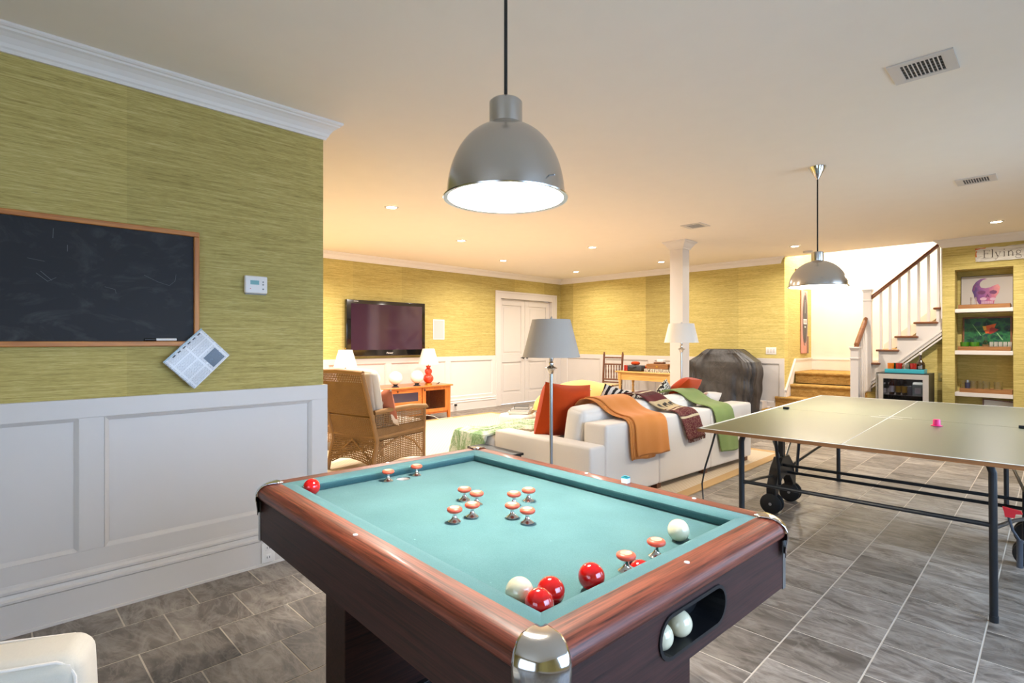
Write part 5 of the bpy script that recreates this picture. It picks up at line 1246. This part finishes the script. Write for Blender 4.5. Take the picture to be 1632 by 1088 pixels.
MB().box(-hw_ + .002, -hw_ + .024, -.012, .03, .06, FZ - .012).build('handle', 'steel', dr)
for z in (.35, .56): MB().box(-hw_ + .022, hw_ - .022, .06, D - .03, z - .004, z).build('wire_shelf', 'grey', fg)
MB().box(-hw_ + .05, hw_ - .05, .15, .18, FZ - .024, FZ - .021).build('lamp_strip', emit('fridge_light', 'fff0e0', 20), fg)
def bottle(label, x, y, z, r, h, m, lm, cat='bottle', group=None, neck=.3, capm='gold', name='bottle'):
    t = thing(name, label, cat, (x, y, z), 0, group); s_ = h * (1 - neck)
    MB().lathe([(.0001, 0), (r, 0), (r, s_ * .9), (r * .9, s_), (r * .42, s_ + h * neck * .45), (r * .36, h - .01), (r * .42, h - .005), (.0001, h)], (0, 0, 0), 20).build('bottle_glass', m, t)
    if lm: MB().lathe([(r + .0006, s_ * .22), (r + .0006, s_ * .75)], (0, 0, 0), 20).build('label_band', lm, t)
    if capm: MB().lathe([(r * .44, h - .022), (r * .46, h + .001), (.0001, h + .002)], (0, 0, 0), 14).build('cap', capm, t)
    return t
fx = lambda x: (FX0 + FX1) / 2 + x
for x, h_, m_, lm, lb in ((-.125, .235, 'brownbottle', 'plate', 'brown bottle with white label, leftmost tall bottle in the fridge'), (-.05, .235, 'darkbottle', 'gold', 'dark bottle with gold label in the middle of the fridge'), (.02, .235, 'darkbottle', 'gold', 'dark bottle with gold label right of the middle in the fridge')):
    bottle(lb, fx(x), 8.95, .5605, .031, h_, m_, lm, group='bottles in the fridge')
for x, lb in ((-.20, 'small clear bottle at the left inside the fridge'), (-.155, 'second small clear bottle inside the fridge')):
    bottle(lb, fx(x - .01), 9.03 if x > -.18 else 8.95, .5605, .022, .16, 'glass', 'plate', group='clear bottles in the fridge', capm='plate')
tag(MB().lathe([(.0001, 0), (.030, 0), (.033, .006), (.033, .115), (.028, .124), (.0001, .124)], (fx(.075), 8.96, .5605), 20).build('drink_can', 'grey'), 'grey drink can standing in the fridge beside the carton', 'can')
t = thing('carton', 'pale blue-green carton at the right inside the fridge', 'carton', (fx(.165), 8.98, .5605)); MB().box(-.055, .06, -.05, .05, 0, .15).add([(-.055, -.05, .15), (.06, -.05, .15), (.06, .05, .15), (-.055, .05, .15), (-.055, 0, .18), (.06, 0, .18)], [(0, 1, 5, 4), (2, 3, 4, 5), (0, 4, 3), (1, 2, 5)]).build('carton_body', plain('pale_card', 'a8b8b0', .6), t)
MB().box(-.03, .035, -.0515, -.05, .03, .11).build('printed_panel', 'paper', t)
# turquoise tray with glasses on the fridge
ty = thing('tray', 'turquoise tray with coloured glasses on top of the fridge', 'tray', (fx(.016), 9.05, FZ + .0005)); tw, td = .22, .12
MB().box(-tw, tw, -td, td, 0, .008).box(-tw, tw, -td, -td + .008, .008, .055).box(-tw, tw, td - .008, td, .008, .055).box(-tw, -tw + .008, -td + .008, td - .008, .008, .045).box(tw - .008, tw, -td + .008, td - .008, .008, .055).build('tray_body', 'teal_tray', ty, bevel=.002)
def tumbler(label, x, y, z, r, h, m, group, r2=None, name='tumbler'):
    r2 = r2 or r * 1.05
    o = MB().lathe([(.0001, 0), (r * .95, 0), (r, .004), (r2, h), (r2 - .003, h), (r * .90, .016), (.0001, .014)], (0, 0, 0), 24).build(name, m); o.location = (x, y, z); return tag(o, label, 'glass', group)
TZ = FZ + .009
for x, y, m_, lb in ((-.145, -.055, 'amber', 'amber orange glass at the left end of the turquoise tray'), (-.098, .03, 'greenglass', 'dark green glass next to the amber one on the turquoise tray'), (-.050, -.055, 'redglass', 'dark red glass left of the middle on the turquoise tray'), (.028, -.055, 'glass', 'clear glass in the middle of the turquoise tray'), (.060, .035, 'greenglass', 'dark green glass right of the middle on the turquoise tray'), (.110, -.058, 'redglass', 'red glass at the right of the turquoise tray before the bottle')):
    tumbler(lb, fx(x), 9.05 + y, TZ, .036, .125, m_, 'coloured glasses on the turquoise tray')
bt = thing('liquor_bottle', 'round dark bottle with long neck and white stopper on the turquoise tray', 'bottle', (fx(.178), 9.07, TZ))
MB().lathe([(.0001, 0), (.046, 0), (.052, .008), (.053, .10), (.046, .130), (.028, .155), (.017, .172), (.0155, .235), (.0175, .240), (.0001, .242)], (0, 0, 0), 28).build('bottle_glass', 'darkbottle', bt)
MB().lathe([(.0135, .241), (.0135, .248), (.017, .252), (.017, .278), (.0001, .279)], (0, 0, 0), 16).build('stopper', 'plate', bt); MB().lathe([(.0535, .05), (.0537, .09)], (0, 0, 0), 14, -2.0, -1.1).build('label_patch', 'grey', bt)
sb = thing('wall_switch', 'small plate on the green wall beside the fridge', 'switch plate', (-1.11, 9.468, .80)); MB().rbox(-.035, .035, -.006, -.0005, -.055, .055, .002, 2).build('plate', plain('wall_toned_plate', '9c9560', .6), sb); MB().rbox(-.008, .008, -.012, -.005, -.02, .02, .002, 2).build('toggle', 'cloth_wall', sb)

# ================================================================ SHELF NICHE
YN = YS + .02
def wtray(label, x0, x1, z, group='wooden trays in the niche', h_=.055):
    t = thing('wooden_tray', label, 'tray', ((x0 + x1) / 2, YS + .125, z + .0008), 0, group); hx = (x1 - x0) / 2; hy = .105
    MB().box(-hx, hx, -hy, hy, 0, .008).box(-hx, hx, -hy, -hy + .01, .008, h_).box(-hx, hx, hy - .01, hy, .008, h_).box(-hx, -hx + .01, -hy + .01, hy - .01, .008, h_).box(hx - .01, hx, -hy + .01, hy - .01, .008, h_).build('tray_body', 'tray', t, bevel=.002); return t
wtray('wooden tray in front of the skull picture', -.922, -.405, 1.728); wtray('wooden tray with green and cut glass ware', -.925, -.402, 1.170); wtray('wooden tray with clear tumblers on the lowest shelf', -.908, -.385, .611)
sk = thing('skull_picture', 'framed violet and pink skull picture on the top shelf', 'picture', (-.653, YS + .262, 1.7295)); sk.rotation_euler = (-.055, 0, 0)
PWd, PH = .262, .452
MB().box(-PWd, PWd, -.006, .012, 0, PH).build('canvas_backing', 'blackmetal', sk)
MB().box(-PWd + .004, PWd - .002, -.0075, -.006, .004, PH - .004).build('picture_ground', plain('grey_print', 'bdb5ae', .12, coat=.5), sk)
t_ = NT('skull_print'); tc = t_.coord('Object', (1, 1, 1)); s3 = t_.new('ShaderNodeSeparateXYZ'); t_.link(tc, s3.inputs[0]); n3 = t_.noise(t_.coord('Object', (22, 22, 22)), 1, 4)
f3 = t_.math('ADD', t_.math('MULTIPLY', s3.outputs[0], 3.2), t_.math('ADD', .42, t_.math('MULTIPLY', t_.math('SUBTRACT', n3, .5), .6)))
t_.col(t_.ramp(f3, [(.0, '4a2c66'), (.35, '8a4a86'), (.6, 'b0607e'), (.95, 'dd8a7c')])); t_.set(Roughness=.3); M['skull'] = t_.m
M['skulldark'] = plain('skull_shadow_print', '6a2c5a', .3); M['skullpale'] = plain('skull_light_print', 'c9a2b4', .3)
def flat(parent, name, m, poly, y=-.0085, cx=0, cz=0): return MB().prism([(cx + a, cz + b) for a, b in poly], y, y + .0009, 'y').build(name, m, parent)
def blob(rx, rz, n_=20, ph=0, am=.08): return [(rx * math.cos(2 * PI * k / n_) * (1 + am * math.sin(3 * k + ph)), rz * math.sin(2 * PI * k / n_) * (1 + am * math.cos(4 * k + ph))) for k in range(n_)]
CXs = .0
flat(sk, 'cranium', 'skull', [(-.148, .255), (-.135, .32), (-.105, .372), (-.06, .405), (-.02, .412), (.01, .405), (-.035, .392), (-.06, .365), (-.068, .325), (-.055, .290), (-.01, .278), (.04, .290), (.085, .315), (.118, .325), (.138, .285), (.125, .21), (.10, .165), (.085, .12), (.075, .06), (.070, .012), (-.065, .012), (-.075, .07), (-.10, .12), (-.125, .16), (-.130, .20)], -.0085)
for x, rx in ((-.048, .042), (.070, .038)): flat(sk, 'eye_socket', 'skulldark', blob(rx, .026, 16, x * 50), -.0095, x, .222)
flat(sk, 'nose_cavity', 'skulldark', [(-.012, .15), (.012, .205), (.036, .15), (.012, .165)], -.0095)
flat(sk, 'cheek', 'skullpale', blob(.035, .022, 14, 2), -.0093, -.03, .135); flat(sk, 'cheek', 'skullpale', blob(.03, .02, 14, 5), -.0093, .065, .13)
for k in range(7): flat(sk, 'tooth', 'skullpale', [(-.05 + k * .017, .07), (-.037 + k * .017, .07), (-.037 + k * .017, .105), (-.05 + k * .017, .105)], -.0093)
flat(sk, 'crack', 'skulldark', [(-.14, .25), (-.13, .31), (-.10, .36), (-.115, .30), (-.12, .25)], -.0095)
fp = thing('flower_picture', 'framed green painting with an orange flower on the middle shelf', 'picture', (-.648, YS + .262, 1.1715)); fp.rotation_euler = (-.05, 0, 0)
FW, FH0, FH1 = .250, .03, .452
t_ = NT('leaf_painting'); vo = t_.new('ShaderNodeTexVoronoi'); vo.inputs['Scale'].default_value = 1; t_.link(t_.coord('Object', (9, 1, 13), (0, .5, 0)), vo.inputs[0]); nn_ = t_.noise(t_.coord('Object', (6, 1, 8), (0, .7, 0)), 1, 4, .6, 2)
g1 = t_.ramp(t_.math('ADD', t_.math('MULTIPLY', nn_, .7), t_.math('MULTIPLY', vo.outputs['Distance'], .4)), [(.3, '02211c'), (.5, '064028'), (.60, '2a7036'), (.72, '053c3c')]); t_.col(g1); t_.set(Roughness=.25); M['leafpaint'] = t_.m
MB().box(-FW + .015, FW - .015, -.004, .008, FH0, FH1 - .02).build('canvas', 'leafpaint', fp)
for a in ((-FW, -FW + .018, 0, FH1), (FW - .018, FW, 0, FH1), (-FW + .018, FW - .018, 0, FH0), (-FW + .018, FW - .018, FH1 - .018, FH1)): MB().box(a[0], a[1], -.014, .012, a[2], a[3]).build('frame_rail', 'walnut', fp, bevel=.002)
def fl(name, m, poly, y=-.0052): return MB().prism(poly, y, y + .0012, 'y').build(name, m, fp)
M['petal'] = plain('orange_petal', 'e0641c', .35, vary=.3); M['petal2'] = plain('yellow_petal', 'e8b83c', .35); M['petal3'] = plain('dark_red_petal', 'a02a18', .35); M['stemgreen'] = plain('pale_stem', '7ab070', .35)
fl('petal', 'petal2', [(-.045, .325), (.02, .33), (.005, .26), (-.03, .27)]); fl('petal', 'petal', [(-.01, .33), (.04, .345), (.095, .36), (.075, .30), (.04, .25), (.0, .25)], -.0058); fl('petal', 'petal3', [(.0, .27), (.05, .31), (.12, .28), (.09, .25), (.04, .22), (-.02, .235)], -.0063); fl('petal', 'petal', [(-.025, .27), (.03, .285), (.02, .235), (-.01, .225)], -.0068)
fl('stem', 'stemgreen', [(.095, .235), (.105, .235), (.165, .14), (.150, .14)]); fl('leaf_vein', 'stemgreen', [(-.15, .35), (-.143, .355), (-.055, .20), (-.065, .20)]); fl('leaf_vein', 'stemgreen', [(-.05, .205), (-.045, .21), (.03, .26), (.03, .252)])
# glassware on the shelves
tumbler('single clear glass in front of the skull picture', -.772, YS + .11, 1.737, .033, .145, 'glass', None)
for k, x in enumerate((-.860, -.758)):
    o = MB().lathe([(.0001, 0), (.036, 0), (.046, .03), (.050, .105), (.047, .105), (.043, .03), (.0001, .012)], (0, 0, 0), 24).build('green_bowl', 'lime'); o.location = (x, YS + .10, 1.179); o['label'] = ('left' if k == 0 else 'right') + ' bright green glass bowl on the middle shelf tray'; o['category'] = 'bowl'; o['group'] = 'green glass bowls'
dc = thing('decanter', 'small faceted glass decanter in front of the flower picture', 'decanter', (-.648, YS + .09, 1.179)); MB().lathe([(.0001, 0), (.038, 0), (.040, .05), (.028, .10), (.014, .125), (.018, .138), (.0001, .14)], (0, 0, 0), 8, smooth=False).build('decanter_body', 'glass', dc); MB().lathe([(.009, .14), (.016, .158), (.012, .18), (.0001, .192)], (0, 0, 0), 6, smooth=False).build('stopper', 'glass', dc)
M['cutglass'] = NT('cut_glass').m; q_ = M['cutglass'].node_tree.nodes['Principled BSDF']; q_.inputs['Base Color'].default_value = lin('d8d4cc'); q_.inputs['Roughness'].default_value = .12; q_.inputs['Transmission Weight'].default_value = .6
for k in range(5):
    x = -.590 + .044 * k; mb = MB(); nf_ = 12; vs = []
    for z, r_ in ((0, .017), (.04, .020), (.085, .0205), (.108, .0195)):
        for i in range(nf_): rr = r_ * (1 + (.06 if i % 2 else -.05)); vs.append((rr * math.cos(2 * PI * i / nf_), rr * math.sin(2 * PI * i / nf_), z))
    mb.add(vs, [(a * nf_ + i, a * nf_ + (i + 1) % nf_, (a + 1) * nf_ + (i + 1) % nf_, (a + 1) * nf_ + i) for a in range(3) for i in range(nf_)] + [tuple(range(nf_))])
    o = mb.build('cut_glass', 'cutglass'); o.location = (x, YS + .10, 1.179); tag(o, ('cut glass tumbler next to the decanter', 'second cut glass tumbler from the decanter', 'middle cut glass tumbler of the row of five', 'fourth cut glass tumbler from the decanter', 'cut glass tumbler at the far end from the decanter')[k], 'glass', 'cut glass tumblers on the middle shelf')
for x, y, r_, lb in ((-.885, .15, .030, 'clear tumbler at the left end of the lowest shelf tray'), (-.768, .10, .036, 'clear tumbler right of the silver shaker on the lowest shelf'), (-.705, .155, .034, 'clear tumbler standing further back on the lowest shelf tray'), (-.642, .10, .036, 'clear tumbler in the middle of the lowest shelf tray'), (-.525, .095, .044, 'wide clear tumbler at the right of the lowest shelf tray')):
    tumbler(lb, x, YS + y, .620, r_, .145, 'glass', 'clear tumblers on the lowest shelf')
jr = thing('cocktail_jigger', 'small dark blue labelled jar with silver lid among the tumblers', 'jar', (-.832, YS + .095, .620)); MB().lathe([(.0001, 0), (.028, 0), (.028, .120), (.0001, .122)], (0, 0, 0), 20).build('jar_body', plain('navy_label', '3a3a52', .4, vary=.5), jr); MB().lathe([(.024, .122), (.024, .155), (.0001, .157)], (0, 0, 0), 20).build('lid', 'steel', jr)
bp = thing('framed_print', 'dark framed white print leaning on the niche bottom', 'picture', (-.54, YS + .20, NZ0 + .001)); bp.rotation_euler = (-.12, 0, 0)
MB().box(-.135, .15, 0, .006, .02, .45).build('print', 'paper', bp)
for a in ((-.15, -.135, 0, .47), (.15, .163, 0, .45), (-.135, .15, .0, .015)): MB().box(a[0], a[1], -.010, .010, a[2], a[3]).build('frame_rail', 'walnut', bp)
MB().prism([(-.15, .47), (.163, .445), (.163, .43), (-.15, .455)], -.010, .010, 'y').build('frame_rail', 'walnut', bp)

# ---- lettered sign: weathered board reading Flying
sg = thing('wooden_sign', 'weathered white wooden sign lettered Flying above the shelf niche', 'sign', (-.745, YS - .001, 2.428))
e_ = []
rr = random.Random(3); Lg = .98
top = [(x, .088 + .004 * math.sin(x * 40) + .004 * math.sin(x * 17)) for x in [Lg * k / 24 for k in range(25)]]; bot = [(x, -.092 + .003 * math.sin(x * 33)) for x in [Lg * k / 24 for k in range(25)]]
poly = [(0.004, .06), (.0, .085)] + top[1:] + bot[::-1][:-1] + [(.004, -.085), (.004, -.03), (.016, -.01), (.006, .02)]
t_ = NT('weathered_white'); a_ = t_.noise(t_.coord('Object', (4, 4, 40)), 1, 5, .7, .6); t_.col(t_.ramp(a_, [(.33, '9a938a'), (.45, 'cfcac0'), (.6, 'ddd8ce')])); t_.set(Roughness=.8); t_.bump(a_, .4, .003); M['weather'] = t_.m
MB().prism(poly, -.022, -.001, 'y').build('board', 'weather', sg)
for seg in ([(.0, .060), (.0, .086), (.11, .089), (.10, .074), (.06, .078), (.03, .070)], [(.0, -.02), (.006, .05), (.022, .052), (.014, .02), (.020, -.03)], [(.66, .088), (.67, .072), (.78, .076), (.98, .070), (.98, .092)]):
    MB().prism(seg, -.0235, -.0222, 'y').build('bare_wood_patch', 'honey', sg)
K = .00116; lt_ = []
def st(pts, w_, parent_mb, cx, sc_=1.0):
    for (x0, z0, w0), (x1, z1, w1) in zip([(p[0], p[1], p[2] if len(p) > 2 else w_) for p in pts], [(p[0], p[1], p[2] if len(p) > 2 else w_) for p in pts][1:]):
        d = Vector((x1 - x0, z1 - z0)).normalized(); n_ = Vector((-d.y, d.x)); e = d * .15 * min(w0, w1)
        q = [(x0 - e.x + n_.x * w0 / 2, z0 - e.y + n_.y * w0 / 2), (x1 + e.x + n_.x * w1 / 2, z1 + e.y + n_.y * w1 / 2), (x1 + e.x - n_.x * w1 / 2, z1 + e.y - n_.y * w1 / 2), (x0 - e.x - n_.x * w0 / 2, z0 - e.y - n_.y * w0 / 2)]
        parent_mb.prism([(cx + a * sc_, b * sc_ - .045) for a, b in q], -.0232, -.0222, 'y')
def arc(cx_, cz_, rx, rz, a0, a1, wa, wb, n_=14): return [(cx_ + rx * math.cos(math.radians(a0 + (a1 - a0) * k / n_)), cz_ + rz * math.sin(math.radians(a0 + (a1 - a0) * k / n_)), wa + (wb - wa) * abs(math.sin(PI * k / n_))) for k in range(n_ + 1)]
TH, TN = .0085, .0038
letters = [
 ('F', .080, [[(.012, 0, TH), (.012, .098, TH)], [(0, .001, TN), (.026, .001, TN)], [(0, .097, TN), (.062, .097, TN)], [(.062, .097, TN), (.062, .078, TN)], [(.012, .052, TN), (.044, .052, TN)], [(.044, .062, TN), (.044, .042, TN)]]),
 ('l', .160, [[(.010, 0, TH), (.010, .104, TH)], [(.0, .001, TN), (.020, .001, TN)], [(.0, .101, TN), (.010, .104, TN)]]),
 ('y', .196, [[(.006, .064, TH), (.028, .004, TH)], [(.052, .064, TN), (.024, -.012, TN), (.012, -.028, TN), (.0, -.026, TH)], [(-.002, .0645, TN), (.018, .0645, TN)], [(.038, .0645, TN), (.058, .0645, TN)]]),
 ('i', .274, [[(.010, 0, TH), (.010, .062, TH)], [(0, .001, TN), (.020, .001, TN)], [(.0, .060, TN), (.010, .064, TN)], [(.010, .086, TH * 1.2), (.010, .094, TH * 1.2)]]),
 ('n', .316, [[(.010, 0, TH), (.010, .062, TH)], [(0, .001, TN), (.020, .001, TN)], [(.0, .060, TN), (.010, .064, TN)], arc(.029, .040, .019, .024, 175, 5, TN, TH * .8), [(.048, .040, TH), (.048, 0, TH)], [(.039, .001, TN), (.058, .001, TN)]]),
 ('g', .392, [arc(.025, .042, .019, .021, 0, 360, TN, TH * .8, 24), [(.040, .058, TN), (.056, .063, TN)], arc(.022, .014, .016, .010, 110, 260, TN, TH * .7), [(.022, .004, TH * .7), (.048, .001, TH * .7)], arc(.026, -.016, .027, .017, 40, -230, TN, TN * 1.3, 20)]),
]
for nm_, cx_, strokes in letters:
    mb = MB()
    for s_ in strokes: st(s_, TH, mb, cx_)
    mb.build('painted_letter', plain('letter_brown', '4a3c30', .7) if nm_ == 'F' else bpy.data.materials['letter_brown'], sg)
mk2 = MB()
for k in range(4): mk2.box(.60 + k * .03, .602 + k * .03, -.0232, -.0222, -.01, .03)
mk2.box(.59, .72, -.0232, -.0222, .01, .013).build('faded_mark', 'grey', sg)
